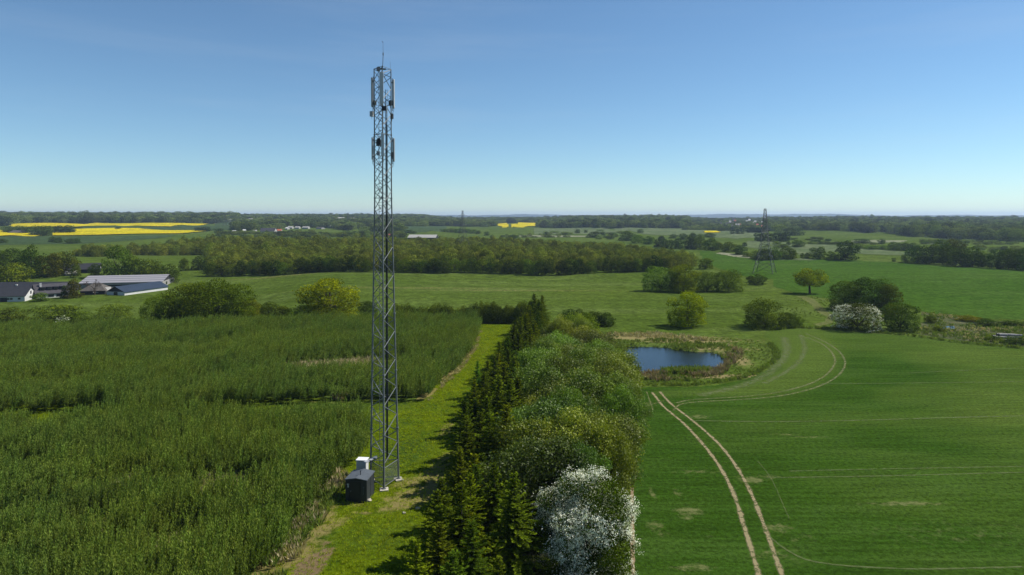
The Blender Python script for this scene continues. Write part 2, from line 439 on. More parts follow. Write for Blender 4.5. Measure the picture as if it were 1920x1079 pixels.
for nm, p, mt, l in [
 ('field', [(742,424.5),(838,424.5),(830,431),(800,436),(760,437),(742,434)], 'bluegreen', 'blue green crop field right of the mast'),
 ('field', [(-90,446),(200,443.5),(330,442),(300,447),(150,458),(-90,462)], 'bluegreen', 'cool green field below the yellow rapeseed'),
 ('field', [(140,427),(215,425),(265,426.5),(400,424),(440,424.5),(440,432),(390,433.5),(260,429),(140,430)], 'bluegreen', 'grey green field between the two yellow bands'),
 ('field', [(402,418),(446,418.5),(444,427),(404,429)], 'bluegreen', 'small pale green field before the far left wood'),
 ('field', [(975,441.5),(1050,442),(1105,442.5),(1103,445),(1030,445),(972,444.5)], 'pale', 'bleached cream reed strip in the valley'),
 ('field', [(1595,452),(1640,450.5),(1702,451.5),(1690,455),(1640,455.5),(1600,456.5)], 'pale', 'cream reed patch in the right hand meadows'),
 ('field', [(1726,456),(1749,456.6),(1747,458.5),(1728,458)], 'pale', 'small white field gap behind the dark oaks'),
 ('field', [(1400,452),(1480,456),(1560,460),(1600,466),(1570,473),(1500,480),(1450,470),(1390,462)], 'palegreen', 'pale pasture behind the right hand bushes'),
 ('field', [(1170,425),(1290,428),(1420,437),(1440,445),(1380,449),(1320,440),(1240,442),(1150,432)], 'palegreen', 'pale green pasture before the far town'),
 ('field', [(1000,428),(1140,429),(1165,434),(1120,440),(1000,440)], 'palegreen', 'pale pasture in the centre valley'),
 ('field', [(1342,476),(1375,482),(1408,485.5),(1405,481),(1385,478),(1350,474)], 'pale', 'pale reedy margin beside the pylon'),
 ('field', [(1460,484),(1530,487),(1520,489),(1455,488)], 'palegreen', 'pale verge right of the pylon'),
 ('field', [(1590,466),(1650,469),(1720,475),(1700,480),(1620,477),(1590,474)], 'palegreen', 'pale pasture left of the dark oaks'),
]:
    gp = GP(p); sheet(nm, [gp], M[mt], lambda D: hi(D) * 1.6 + .02, bbox_grid(gp, .004), None, l)
pathp = GP([(1493,556),(1512,556),(1528,563),(1545,580),(1562,592),(1562,606),(1535,612),(1525,608),(1548,603),(1549,594),(1533,586),(1522,573),(1508,563)])
sheet('path', [pathp], M['path'], .02, bbox_grid(pathp, .003), None, 'pale mown path curving past the lone oak')

# distant hills
def hills():
    a = np.radians(np.linspace(-70, 70, 700)); rr = np.linspace(8800, 12600, 24)
    RR, AA = np.meshgrid(rr, a, indexing='ij')
    t = (RR - 8800) / 3800
    az = np.degrees(AA)
    top = 56 + 9 * np.sin(az * .31 + 1) + 7 * np.sin(az * .8 + .5) + 3.0 * np.sin(az * 2.3) + 1.5 * np.sin(az * 7.1) + 10 * ss(8, 14, az) * (1 - ss(20, 30, az)) - 3
    nz = (np.sin(az * 31 + RR * .01) + np.sin(az * 53.0 + RR * .004)) * 1.0
    Z = top * np.sin(np.pi * np.clip(t, 0, 1)) ** .7 * (.55 + .45 * t) + nz * ss(.1, .3, t) - 3
    idx = np.arange(RR.size).reshape(RR.shape)
    f = np.stack([idx[:-1, :-1], idx[1:, :-1], idx[1:, 1:], idx[:-1, 1:]], -1).reshape(-1, 4)
    V = np.stack([RR * np.sin(AA), RR * np.cos(AA), Z], -1).reshape(-1, 3)
    o = link('hills', mesh_np('hills', V, f, M['hill'], smooth=True)); tag(o, 'low blue hills along the horizon', None, None, 'structure')
hills()

# water
def water_mat():
    m, nt, out = new_mat('pond_water')
    n1 = noise(nt, 2.6, 5, .7, stretch=(.45, 1, 1))
    p = principled(nt, out, (.004, .008, .012), .08, .4, 0, n1, .30, .10)
    p.inputs['IOR'].default_value = 1.33
    return m
M['water'] = water_mat()
def flat_poly(name, poly, z, mat, label):
    me = bpy.data.meshes.new(name); me.from_pydata([(x, y, z) for x, y in poly], [], [tuple(range(len(poly)))]); me.update()
    if me.polygons[0].normal.z < 0: me.flip_normals()
    me.materials.append(mat); o = link(name, me); tag(o, label, None, None, 'structure'); return o
cxp = sum(p[0] for p in POND) / len(POND); cyp = sum(p[1] for p in POND) / len(POND)
flat_poly('pond_water', [(cxp + (x - cxp) * 1.10, cyp + (y - cyp) * 1.14) for x, y in POND], -.32, M['water'], 'dark blue water of the small pond')
pud = GP([(1766,615.5),(1774,612.5),(1786,612),(1794,614),(1788,617),(1774,617.5)])
flat_poly('puddle_water', pud, .02, M['water'], 'small blue puddle in the marshy hollow')

# tyre tracks
def ribbon_mat(name, col, lo, hi_, soft=.3, power=1.0):
    col = [q * ALB for q in col]
    m, nt, out = new_mat(name)
    a = attr(nt, 'across')
    e = ramp(nt, a, 0, soft)
    k = mathn(nt, 'MULTIPLY', e, ramp(nt, noise(nt, 1.3, 6, .75), lo, hi_))
    k = mathn(nt, 'MULTIPLY', k, power)
    p = principled(nt, out, mixc(nt, noise(nt, 3, 5, .7), [q * .75 for q in col], [q * 1.2 for q in col]), .9, .1, 0, noise(nt, 6, 3), .5, .05)
    t = nt.nodes.new("ShaderNodeBsdfTransparent"); mx = nt.nodes.new("ShaderNodeMixShader")
    nt.links.new(k, mx.inputs[0]); nt.links.new(t.outputs[0], mx.inputs[1]); nt.links.new(p.outputs[0], mx.inputs[2])
    nt.links.new(mx.outputs[0], out.inputs['Surface'])
    return m
def smooth_line(P, step=.4):
    P = np.array(P, float)
    for _ in range(3):
        Q = [P[0]]
        for i in range(len(P) - 1):
            Q += [P[i] * .75 + P[i + 1] * .25, P[i] * .25 + P[i + 1] * .75]
        Q.append(P[-1]); P = np.array(Q)
    d = np.r_[0, np.cumsum(np.linalg.norm(np.diff(P, axis=0), axis=1))]
    t = np.arange(0, d[-1], step)
    return np.stack([np.interp(t, d, P[:, 0]), np.interp(t, d, P[:, 1])], 1)
def ribbons(name, lines, mat, z, label):
    Vs, Fs, A = [], [], []; o = 0
    for li, (pl, w) in enumerate(lines):
        L = smooth_line(GP(pl)); T = np.gradient(L, axis=0); T /= np.linalg.norm(T, axis=1)[:, None]
        Nn = np.stack([-T[:, 1], T[:, 0]], 1); n = len(L)
        ww = w * (1 + .10 * np.sin(np.arange(n) * .5 + li) + .12 * rng.standard_normal(n))
        j = rng.standard_normal(n) * .015
        for k, (s, a) in enumerate(((-1, 0), (0, 1), (1, 0))):
            q = L + Nn * (s * ww / 2 + j)[:, None]
            Vs.append(np.c_[q, np.full(n, z + li * .0007)]); A.append(np.full(n, float(a)))
        for k in range(2):
            b0 = o + k * n; b1 = o + (k + 1) * n; i = np.arange(n - 1)
            Fs.append(np.stack([b0 + i, b0 + i + 1, b1 + i + 1, b1 + i], 1)[:, ::-1])
        o += 3 * n
    me = mesh_np(name, np.concatenate(Vs), np.concatenate(Fs), mat, {'across': ('POINT', np.concatenate(A))})
    ob = link(name, me); tag(ob, label, None, None, 'structure')
tracksL = [(1222,736),(1232,748),(1240,760),(1262,778),(1284,796),(1308,822),(1328,846),(1346,870),(1359,892),(1372,918),(1384,950),(1394,985),(1405,1020),(1414,1050),(1423,1079),(1440,1150)]
tracksR = [(1237,735),(1248,748),(1262,762),(1284,778),(1307,796),(1330,816),(1352,837),(1373,864),(1390,890),(1403,915),(1415,941),(1427,972),(1440,1005),(1452,1040),(1466,1079),(1495,1150)]
ribbons('tyre_tracks', [(tracksL, .56), (tracksR, .52)], ribbon_mat('bare_wheel_soil', (.30, .255, .13), .30, .54, .7, .95), .014, 'bare tan wheel tracks through the wheat')
cv1 = [(1268,756),(1290,750),(1330,748),(1380,745),(1430,741),(1475,733),(1515,722),(1545,707),(1562,690),(1567,674),(1556,656),(1535,641),(1500,630)]
cv2 = [(1262,770),(1275,756),(1340,752),(1400,749),(1450,745),(1500,736),(1545,722),(1575,703),(1586,684),(1580,666),(1562,650),(1540,638),(1510,626)]
ribbons('turning_tracks', [(cv1, .55), (cv2, .55), ([(1212,735),(1218,752),(1224,770)], .3), ([(1205,762),(1225,758),(1245,752)], .3)],
        ribbon_mat('worn_wheat', (.19, .20, .075), .30, .62, .8, .85), .017, 'pale curving wheel tracks round the pond side')
faint = [([(1290,789),(1400,791),(1500,791),(1640,788),(1760,784),(1925,780)], .45), ([(1540,720),(1700,719),(1925,716)], .35),
         ([(1480,884),(1560,882),(1700,879),(1925,875)], .26), ([(1440,896),(1560,895),(1700,892),(1925,886)], .3),
         ([(1440,1005),(1470,1030),(1510,1052),(1580,1062),(1700,1068),(1800,1067),(1925,1063)], .30),
         ([(1420,865),(1445,895),(1465,940),(1480,975)], .12),
         ([(1700,700),(1925,690)], .3)]
ribbons('tramlines', faint, ribbon_mat('thin_wheat', (.17, .20, .075), .30, .58, .8, .65), .022, 'faint straight tramlines in the wheat')
ribbons('worn_patches', [([(1310,742),(1400,722),(1448,697),(1478,660),(1470,632)], 2.6), ([(1500,628),(1512,655),(1490,690),(1430,720)], 1.6)], ribbon_mat('thin_patch', (.17, .20, .075), .36, .62, 1.0, .7), .012, 'pale thin crop along the pond margin')
ribbons('soil_margin', [([(1184,915),(1185,960),(1186,1010),(1186,1079),(1186,1200)], .36)], ribbon_mat('bare_margin_soil', (.25, .19, .105), .2, .4, .3), .025, 'bare brown soil margin beside the hawthorn')

# ------------------------------------------------------------------ foliage meshes
def leaves_mesh(name, C, Nrm, size, var, mat, aspect=.62, along=None, jitter=.5):
    """rhombic leaves at C facing Nrm"""
    n = len(C)
    size = np.broadcast_to(np.asarray(size, float), (n,))[:, None]
    Nn = Nrm + jitter * rng.standard_normal((n, 3)); Nn /= np.linalg.norm(Nn, axis=1)[:, None] + 1e-9
    a = along if along is not None else rng.standard_normal((n, 3))
    U = a - Nn * (a * Nn).sum(1)[:, None]; U /= np.linalg.norm(U, axis=1)[:, None] + 1e-9
    W = np.cross(Nn, U)
    V = np.stack([C - U * size * .5, C + W * size * .5 * aspect + U * size * .08, C + U * size * .5, C - W * size * .5 * aspect + U * size * .08], 1).reshape(-1, 3)
    Fq = np.arange(4 * n).reshape(n, 4)
    return mesh_np(name, V, Fq, mat, {'var': ('FACE', np.clip(var, 0, 1))})

def crown_points(n, K=38, zmin=.14, seed=0, rad=(.13, .24), top=1.0, flat=.8, prof=None, wide=.5, inner=.12, dome=True, skirt=True, rough=.10, stray=.04, irr=False):
    """leaf positions of a lumpy crown in a box one wide and one high; returns C, N, clump value"""
    g = np.random.default_rng(seed)
    cl = []
    zc = (zmin + top) / 2; hh = (top - zmin) / 2
    i = 0
    while len(cl) < K:
        d = g.standard_normal(3); d /= np.linalg.norm(d)
        r = g.uniform(.55, 1.0) ** .5 if not irr else g.uniform(.5, 1.12)
        rr = g.uniform(*rad)
        wob = 1 + .16 * math.sin(3 * math.atan2(d[1], d[0]) + seed) + .1 * math.sin(5 * math.atan2(d[1], d[0]) + 2 * seed)
        hr = math.hypot(d[0], d[1]) + 1e-6
        if dome and d[2] < .2: f_ = (1 - abs(d[2]) ** 3) ** .33 / hr if d[2] < 0 else 1 / hr * (1 - d[2] * d[2]) ** .5
        else: f_ = 1
        x = d[0] * f_ * r * (wide - rr * .75) * wob; y = d[1] * f_ * r * (wide - rr * .75) * wob; z = zc + d[2] * r * (hh - rr * .55)
        if prof is not None:
            k = prof((z - zmin) / (top - zmin)); x *= k; y *= k
        cl.append((x, y, z, rr, g.uniform(0, 1)))
    if skirt:
        for i in range(int(K * .45)):
            a = g.uniform(0, 6.28); rr = g.uniform(*rad) * .9; q = (wide - rr * .9) * (g.uniform(.45, 1) ** .5) * (1 + .10 * math.sin(3 * a + seed))
            cl.append((math.cos(a) * q, math.sin(a) * q, zmin + rr * g.uniform(.3, 1.3), rr, g.uniform(0, 1)))
        K = len(cl)
    cl = np.array(cl)
    w = cl[:, 3] ** 2; w /= w.sum()
    m = int(n * 1.6)
    k = g.choice(K, m, p=w)
    d = g.standard_normal((m, 3)); d /= np.linalg.norm(d, axis=1)[:, None]
    d[:, 2] = np.where(d[:, 2] < -.3, d[:, 2] * .5, d[:, 2]); 
    rr = cl[k, 3] * (1 + rough * g.standard_normal(m) + np.where(g.random(m) < stray, g.uniform(0, .6, m), 0)) * np.where(g.random(m) < inner, g.uniform(.3, .9, m), 1)
    C = cl[k, :3] + d * rr[:, None] * np.array([1, 1, flat])
    # drop leaves buried deep in neighbours
    keep = np.ones(m, bool)
    for j in range(K):
        dd = (C - cl[j, :3]) / np.array([1, 1, flat])
        keep &= ~((np.linalg.norm(dd, axis=1) < cl[j, 3] * .72) & (k != j))
    C, d, k = C[keep][:n], d[keep][:n], k[keep][:n]
    var = .55 * cl[k, 4] + .45 * g.random(len(C))
    return C, d, var, cl

def trunk_mb(cl, zmin, r0=.03, zsplit=.32, nl=12, lean=.02, seed=0):
    g = np.random.default_rng(seed + 99); mb = MB()
    s = np.array([g.normal(0, lean), g.normal(0, lean), zsplit])
    mb.path([(0, 0, -.02), tuple(s * .5), tuple(s)], [r0 * 1.3, r0, r0 * .82], 8)
    for c in cl[np.argsort(-cl[:, 3])][:nl]:
        e = np.array(c[:3]); mid = s + (e - s) * .5 + np.array([0, 0, -.03])
        mb.path([tuple(s), tuple(mid), tuple(e)], [r0 * .55, r0 * .35, r0 * .12], 5)
    return mb

bark = simple_mat('bark', (.075, .06, .045), .9, .1, 0, .4, 6, .6)
M['bark'] = bark
LF = leaf_mat('foliage', (.022, .040, .004), (.150, .205, .016), objcol=True, trans=.32, spec=.1)       # tinted by each tree's own colour
LN = leaf_mat('shelter_foliage', (.030, .052, .004), (.275, .345, .032), objcol=True, trans=.35, spec=.22, rough=.5)
LS = leaf_mat('spruce_needles', (.018, .036, .005), (.23, .29, .012), objcol=True, trans=.2, spec=.1)
BL = leaf_mat('white_blossom', (.70, .70, .54), (.95, .94, .80), trans=.25, rand=.06, k=.95)

KIND = {}
def make_kind(key, n, K, zmin, leaf, seed, r0=.03, zs=.3, prof=None, mat=LF, rad=(.13, .24), **kw):
    C, d, var, cl = crown_points(n, K, zmin, seed, rad, prof=prof, **kw)
    up = d + np.array([0, 0, .25])
    me = leaves_mesh('crown', C, up, leaf * rng.uniform(.6, 1.4, len(C)), var, mat, jitter=.8)
    tr = trunk_mb(cl, zmin, r0, zs, 14, seed=seed).mesh('trunk', bark)
    KIND[key] = (me, tr, C, d, var)
# near trees (large in the photo)
for i in range(2): make_kind('oak%d' % i, 16000, 60, .03, .028, 11 + i, rad=(.10, .17), r0=.035)
make_kind('lone0', 8000, 48, .22, .034, 21, rad=(.11, .17), r0=.03, zs=.40, flat=.9, dome=False, skirt=False)
for i in range(3): make_kind('bush%d' % i, 15000, 50, .0, .026, 31 + i, rad=(.11, .20), r0=.02, zs=.12)
for i in range(3): make_kind('belt%d' % i, 24000, 90, .10, .024, 41 + i, rad=(.06, .17), r0=.018, zs=.25, mat=LN, inner=.25, rough=.2, stray=.12, skirt=False, irr=True)
for i in range(3): make_kind('mid%d' % i, 3600, 30, .02, .05, 51 + i, rad=(.12, .22), r0=.02, zs=.2)
for i in range(2): make_kind('low%d' % i, 1600, 20, -.05, .07, 61 + i, rad=(.15, .26), r0=.02, zs=.1)
cone = lambda t: max(.12, 1.05 - .95 * t)
for i in range(2): make_kind('con%d' % i, 3200, 44, .0, .05, 71 + i, rad=(.09, .17), prof=cone, r0=.02, zs=.6, dome=False, skirt=True)
prof_t = lambda t: .55 + .45 * math.sin(math.pi * min(1, max(0, t)) ** .8)
for i in range(2): make_kind('tall%d' % i, 3600, 36, .04, .045, 81 + i, rad=(.12, .2), prof=prof_t, r0=.018, zs=.3)

def add_tree(name, key, x, y, w, h, color, label, cat='tree', group=None, rz=None, d=None, parts=True, sink=.0):
    me, tr = KIND[key][:2]
    e = empty(name, (x, y, tz(x, y) - sink * h), rz if rz is not None else random.uniform(0, 6.28), label, cat, group)
    e.scale = (w, d if d else w, h)
    c = link('crown', me, e); c.color = (*color, 1)
    if parts: t = link('trunk', tr, e)
    return e
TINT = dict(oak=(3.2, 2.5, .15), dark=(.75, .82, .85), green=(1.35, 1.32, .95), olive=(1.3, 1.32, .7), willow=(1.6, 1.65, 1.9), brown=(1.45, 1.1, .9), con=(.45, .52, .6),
            lush=(1.25, 1.35, .7), yel=(1.9, 1.75, .8), grey=(1.5, 1.5, 1.6), bluish=(.8, .95, 1.1), reddish=(1.1, .8, .6), lightg=(1.8, 1.9, 1.2))

def T(px, py, w, h, key, tint, label, cat='tree', name=None, group=None, dd=None, back=0.0):
    x, y = G(px, py)
    if back:
        D = math.hypot(x, y); x *= (D + back) / D; y *= (D + back) / D
        z0 = tz(x, y); h = (zpix(x, y, py - h) - z0) * F / y
    D = math.hypot(x, y)
    W = w * y / F; H = h * y / F * (1 + .0)
    # widths were read with leaves overhanging: shift the base back by half a crown
    nm = name or {'bush': 'bush', 'hawthorn': 'hawthorn', 'conifer': 'conifer'}.get(cat, 'broadleaf_tree')
    return add_tree(nm, key, x, y, W, H, tint if not isinstance(tint, str) else TINT[tint], label, cat, group, d=dd)

# --- left hand group beyond the willow crop
T(309,611,84,62,'bush0','olive','low left shoulder bush of the hawthorn thicket beyond the willow crop','hawthorn',back=3)
T(352,613,104,86,'bush1','olive','tall left of centre bush of the hawthorn thicket','hawthorn',back=4)
T(398,611,108,92,'bush2','olive','tallest bush in the middle of the hawthorn thicket','hawthorn',back=4)
T(442,606,80,76,'bush0','olive','right hand bush of the hawthorn thicket','hawthorn',back=3)
T(467,602,46,42,'bush1',(2.1,1.5,.5),'golden end bush at the right of the hawthorn thicket','hawthorn',back=2)
T(620,603,112,84,'oak0','oak','yellow green oak left of the mast at the willow edge')
T(574,600,54,30,'bush1','dark','dark bush under the left side of the yellow green oak','bush',name='bush')
T(690,594,42,32,'bush2','dark','dark bush right of the yellow green oak','bush',name='bush')
for k, (px, w, h) in enumerate([(486,34,26),(506,40,30),(528,36,24),(547,30,20)]):
    T(px,596,w,h,'mid%d'%(k%3),'green','low hedge bush between the hawthorn thicket and the yellow green oak','bush',name='bush',group='low hedge bushes by the oak')
T(214,605,64,36,'bush0','green','rounded dark bush standing clear left of the thicket','bush',name='bush')
T(180,616,44,22,'mid1','dark','small dark bush at the lower left of the rounded bush','bush',name='bush')
T(20,604,70,28,'mid0',(1.3,1.15,.9),'low brownish bush at the far left of the willow edge','bush',name='bush')
T(105,605,84,36,'mid2',(1.2,1.2,.9),'low wide green bush beside the white flowering one','bush',name='bush')
T(150,606,50,22,'mid1','green','low bush right of the white flowering bush','bush',name='bush')
# --- right hand group
T(1289,612,74,66,'oak1','oak','round yellow green oak beside the pond')
T(1434,614,82,56,'bush1','green','dark green round bush right of the pond','bush',name='bush')
T(1477,614,38,30,'bush2','dark','small dark bush at the right foot of the round bush','bush',name='bush')
T(1498,613,20,20,'mid0','lightg','tiny pale flowering bush beside the round bush','bush',name='bush')
T(1518,551,60,47,'lone0',(2.2,2.0,.3),'lone oak with bare trunk and domed crown in the field')
T(1586,583,68,58,'bush0',(.95,1.05,.7),'left part of the big dark thicket behind the white hawthorn','hawthorn',back=3)
T(1628,586,82,70,'bush2',(.95,1.05,.7),'tallest middle part of the big dark thicket behind the white hawthorn','hawthorn',back=5)
T(1662,588,52,58,'bush1',(1.25,1.1,.7),'right part of the big dark thicket behind the white hawthorn','hawthorn',back=3)
T(1672,598,30,28,'mid1',(2.0,1.3,.5),'small golden bush tucked between the thicket and the round dark bush','bush',name='bush')
T(1688,620,70,56,'bush0',(.8,.85,.75),'round dark green bush right of the white hawthorn','bush',name='bush')
# clump in front of the wood
T(1237,546,64,48,'bush1','willow','grey green willow at the left of the field clump','willow',name='willow_tree')
T(1281,548,60,54,'oak0',(2.2,1.75,.4),'yellow green oak standing in the field clump')
T(1324,547,50,40,'bush0','grey','grey green willow right of the oak in the field clump','willow',name='willow_tree')
T(1366,547,58,44,'bush2','green','rightmost rounded tree of the field clump','willow',name='willow_tree')
T(1421,534,34,20,'mid0','dark','flat dark bush at the foot of the pylon','bush',name='bush')
T(1407,530,16,13,'mid1','dark','little dark bush left of the flat one by the pylon','bush',name='bush')
T(1322,505,30,23,'mid2','green','bush standing just right of the long wood','bush',name='bush')
# farm trees
T(137,559,36,36,'con0','reddish','dark reddish conifer between farmhouse and open shed','conifer',name='conifer')
T(120,559,16,24,'con1','dark','narrow dark conifer beside the farmhouse gable end','conifer',name='conifer')
T(75,565,30,16,'mid1','grey','grey bush before the white farmhouse gable','bush',name='bush')
T(28,530,60,38,'mid0','yel','light yellow green tree behind the farmhouse')
T(2,532,34,34,'mid1','grey','grey green tree at the picture edge behind the farmhouse')
T(60,522,42,64,'tall0','bluish','tall dark tree rising above the farm trees')
T(92,520,48,48,'mid2','brown','brownish tree right of the tall dark farm tree')
T(122,516,52,46,'mid0','brown','broad brown tree left of the black roofed shed')
T(142,521,20,26,'tall1','dark','slim dark tree before the black roofed shed')
T(22,500,54,34,'mid1','dark','dark tree at the upper left behind the farm')
T(-8,505,50,38,'mid2','dark','dark tree at the picture edge above the farm')
T(50,490,40,22,'mid0','green','green tree behind the tall farm tree')
T(178,521,26,26,'mid1','dark','dark bush in front of the white shed gable')
T(222,522,58,62,'tall1','lush','tallest lush green tree behind the big barn')
T(255,522,50,44,'mid2','green','middle green tree behind the big barn')
T(288,524,46,38,'mid0','green','right green tree behind the big barn')
T(316,530,44,34,'mid1','dark','dark tree at the right end behind the big barn')
T(344,508,20,26,'mid2','green','small round tree left of the long wood')
T(372,506,28,26,'mid0','dark','dark round bush left of the long wood')
for k, (px, py, w, h) in enumerate([(2,456,22,8),(98,455,15,11),(110,456,14,12),(133,457,24,10),(143,456,16,9)]):
    T(px,py,w,h,'mid%d'%(k%3),'bluish','small dark bush alone in the green field under the yellow rapeseed','bush',name='bush',group='bushes in the far left field')
for k, (px, py, w, h, t) in enumerate([(14,436,20,12,'dark'),(36,435,26,12,'dark'),(52,438,24,14,'dark'),(68,441,28,18,'green'),(84,442,30,20,'green'),(94,437,20,14,'dark'),(112,437,24,15,'con'),(128,437,26,15,'con'),(146,429,14,4,'dark'),
                                       (222,430,14,4,'con'),(372,434,16,8,'con'),(385,434,18,9,'con'),(410,436,20,8,'dark')]):
    T(px,py,w,h,'low%d'%(k%2),t,'dark tree of the farm clumps standing amid the yellow rapeseed','tree',group='trees amid the rapeseed')
# hedgerow trees, right half
rows = [(1309,468,36,24,'green'),(1333,471,30,24,'bluish'),(1345,470,20,18,'green'),(1366,473,34,20,'green'),(1388,478,26,18,'dark'),(1396,462,10,8,'dark'),(1400,482,18,9,'willow'),
        (1417,486,22,16,'willow'),(1435,488,32,24,'dark'),(1452,487,28,24,'willow'),(1475,486,34,24,'green'),(1487,485,14,14,'green'),(1504,484,9,10,'green'),(1513,485,11,11,'dark'),(1533,486,30,25,'bluish'),(1556,487,22,16,'willow'),(1586,488,48,36,'dark')]
for k, (px, py, w, h, t) in enumerate(rows):
    T(px,py,w,h,'mid%d'%(k%3),t,'rounded tree in the row along the near edge of the meadows behind the pylon','tree',group='trees behind the pylon')
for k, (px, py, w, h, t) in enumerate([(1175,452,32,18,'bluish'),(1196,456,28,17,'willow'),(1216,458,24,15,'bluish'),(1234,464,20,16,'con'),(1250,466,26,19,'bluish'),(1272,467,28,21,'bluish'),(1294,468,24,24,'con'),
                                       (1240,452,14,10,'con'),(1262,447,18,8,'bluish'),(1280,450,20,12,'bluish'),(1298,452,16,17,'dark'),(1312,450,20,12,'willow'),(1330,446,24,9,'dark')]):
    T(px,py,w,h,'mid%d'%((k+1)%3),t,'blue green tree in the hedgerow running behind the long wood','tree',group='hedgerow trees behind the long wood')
for k, (px, py, w, h, t) in enumerate([(1114,446,18,12,'con'),(1082,438,11,9,'dark'),(1098,437,8,6,'dark'),(1131,442,9,8,'dark'),(1147,443,9,8,'dark'),(1144,449,15,6,'dark'),(1024,441,7,7,'dark'),(1060,439,30,5,'willow'),(1040,437,20,4,'willow'),
                                       (1170,437,30,4,'willow'),(1125,434,14,4,'willow'),(1200,437,12,8,'bluish'),(950,445,7,6,'dark'),(922,450,8,10,'dark'),(912,442,12,8,'dark'),(965,447,20,6,'dark')]):
    T(px,py,w,h,'low%d'%(k%2),t,'small dark bush dotted over the centre valley pasture','bush',name='bush',group='bushes dotted over the valley')
for k, px in enumerate([1420,1431,1443,1455,1466,1473]):
    T(px,453,15,17,'low%d'%(k%2),'con','black green conifer in the dark block behind the pylon','conifer',name='conifer',group='dark conifer block')
for k, px in enumerate([1404,1413,1422,1430]):
    T(px,436.5,12,11,'low%d'%(k%2),'con','black green conifer in the farther dark block behind the pylon','conifer',name='conifer',group='farther dark conifer block')
for k, (px, py, w, h) in enumerate([(1373,439,10,8),(1382,439,10,9),(1391,439,8,6)]):
    T(px,py,w,h,'low%d'%(k%2),'con','dark tree in the little trio by the yellow sliver','tree',group='dark trio by the yellow sliver')
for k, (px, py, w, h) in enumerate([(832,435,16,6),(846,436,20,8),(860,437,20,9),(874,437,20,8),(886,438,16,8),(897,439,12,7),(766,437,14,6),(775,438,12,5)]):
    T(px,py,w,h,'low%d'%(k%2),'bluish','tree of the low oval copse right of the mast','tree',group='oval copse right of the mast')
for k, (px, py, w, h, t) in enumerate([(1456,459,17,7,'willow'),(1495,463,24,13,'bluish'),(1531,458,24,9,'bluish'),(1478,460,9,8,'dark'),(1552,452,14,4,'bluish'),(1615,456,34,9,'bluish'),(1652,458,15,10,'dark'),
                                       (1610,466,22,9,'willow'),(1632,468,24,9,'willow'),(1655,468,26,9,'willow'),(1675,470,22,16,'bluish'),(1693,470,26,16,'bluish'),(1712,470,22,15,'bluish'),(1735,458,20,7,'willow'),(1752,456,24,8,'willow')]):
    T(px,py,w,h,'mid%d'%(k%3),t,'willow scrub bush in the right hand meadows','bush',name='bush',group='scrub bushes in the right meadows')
for k, (px, py, w, h, t) in enumerate([(1697,492,16,16,'grey'),(1719,493,38,32,'bluish'),(1742,495,42,40,'dark'),(1762,492,36,44,'grey'),(1780,497,40,36,'dark'),(1790,490,44,44,'brown'),(1803,500,46,38,'dark'),(1824,501,42,38,'olive'),(1842,501,30,30,'dark')]):
    T(px,py,w,h,'mid%d'%(k%3),t,'dark oak in the long row at the edge of the bright wheat','tree',group='dark oak row at the wheat edge')
for k, (px, py, w, h, t) in enumerate([(1868,504,38,36,'dark'),(1890,505,40,42,'olive'),(1908,506,36,40,'dark'),(1930,508,44,46,'bluish'),(1965,510,50,44,'dark')]):
    T(px,py,w,h,'mid%d'%((k+1)%3),t,'dark oak right of the gap in the oak row','tree',group='dark oaks right of the gap')
T(1675,491,8,8,'low0','dark','tiny lone tree left of the dark oak row','tree')
T(1815,602,44,11,'mid0',(1.9,1.4,.5),'yellowish low bush at the back of the marshy hollow','bush',name='bush')
T(1850,612,40,14,'mid1','bluish','blue green low bush in the marshy hollow','bush',name='bush')
T(1897,612,44,12,'mid2','bluish','blue green low bush at the right picture edge','bush',name='bush')
T(1868,640,40,10,'mid0','green','low bush at the left foot of the log pile','bush',name='bush')
T(1905,645,44,14,'mid1','dark','dark low bush in front of the log pile','bush',name='bush')
T(1760,622,26,12,'mid2','green','low bush left of the puddle','bush',name='bush')
T(1745,606,24,14,'mid0','green','low bush right of the round dark bush','bush',name='bush')
# pond side
T(1089,645,76,62,'bush2',(2.1,2.2,1.6),'pale grey green willow bush at the far end of the shelter belt','willow',name='willow_bush')
T(1120,668,46,44,'bush0',(1.5,1.7,1.0),'green bush between the pale willow and the pond','bush',name='bush')
T(1158,690,30,36,'bush1',(1.6,1.8,1.5),'small round grey willow at the left bank of the pond','willow',name='willow_bush')
T(1140,655,34,20,'mid1',(1.6,1.8,.9),'low bright bush on the left pond bank','bush',name='bush')
for k, px in enumerate(range(1068, 1150, 17)):
    T(px,612,34,34-k*2,'mid%d'%(k%3),(.6,.7,.5),'dark hedge bush behind the end of the shelter belt','bush',name='bush',group='dark hedge bushes behind the belt')

# --- white hawthorns (crown, blossom, trunk)
def blossom_mesh(key, n, size, seed, up=.2):
    g = np.random.default_rng(seed); me, tr, C, d, var = KIND[key]
    sel = np.nonzero((d[:, 2] > -.35))[0]
    M_ = 9; sp = g.choice(sel, min(len(sel), n // M_)); C0 = np.repeat(C[sp], M_, 0) + g.normal(0, .012, (len(sp) * M_, 3)) + np.repeat(d[sp], M_, 0) * .018
    # leave irregular green gaps
    ph = np.sin(C0[:, 0] * 9 + seed) + np.sin(C0[:, 1] * 11 + 1) + np.sin(C0[:, 2] * 10 + 2) + g.normal(0, .5, len(C0))
    k = ph > -.3
    C0 = C0[k]; d0 = np.repeat(d[sp], M_, 0)[k]
    return leaves_mesh('blossom', C0, d0 + np.array([0, 0, .3]), size * g.uniform(.6, 1.3, len(C0)), g.random(len(C0)), BL, aspect=.9, jitter=.6)
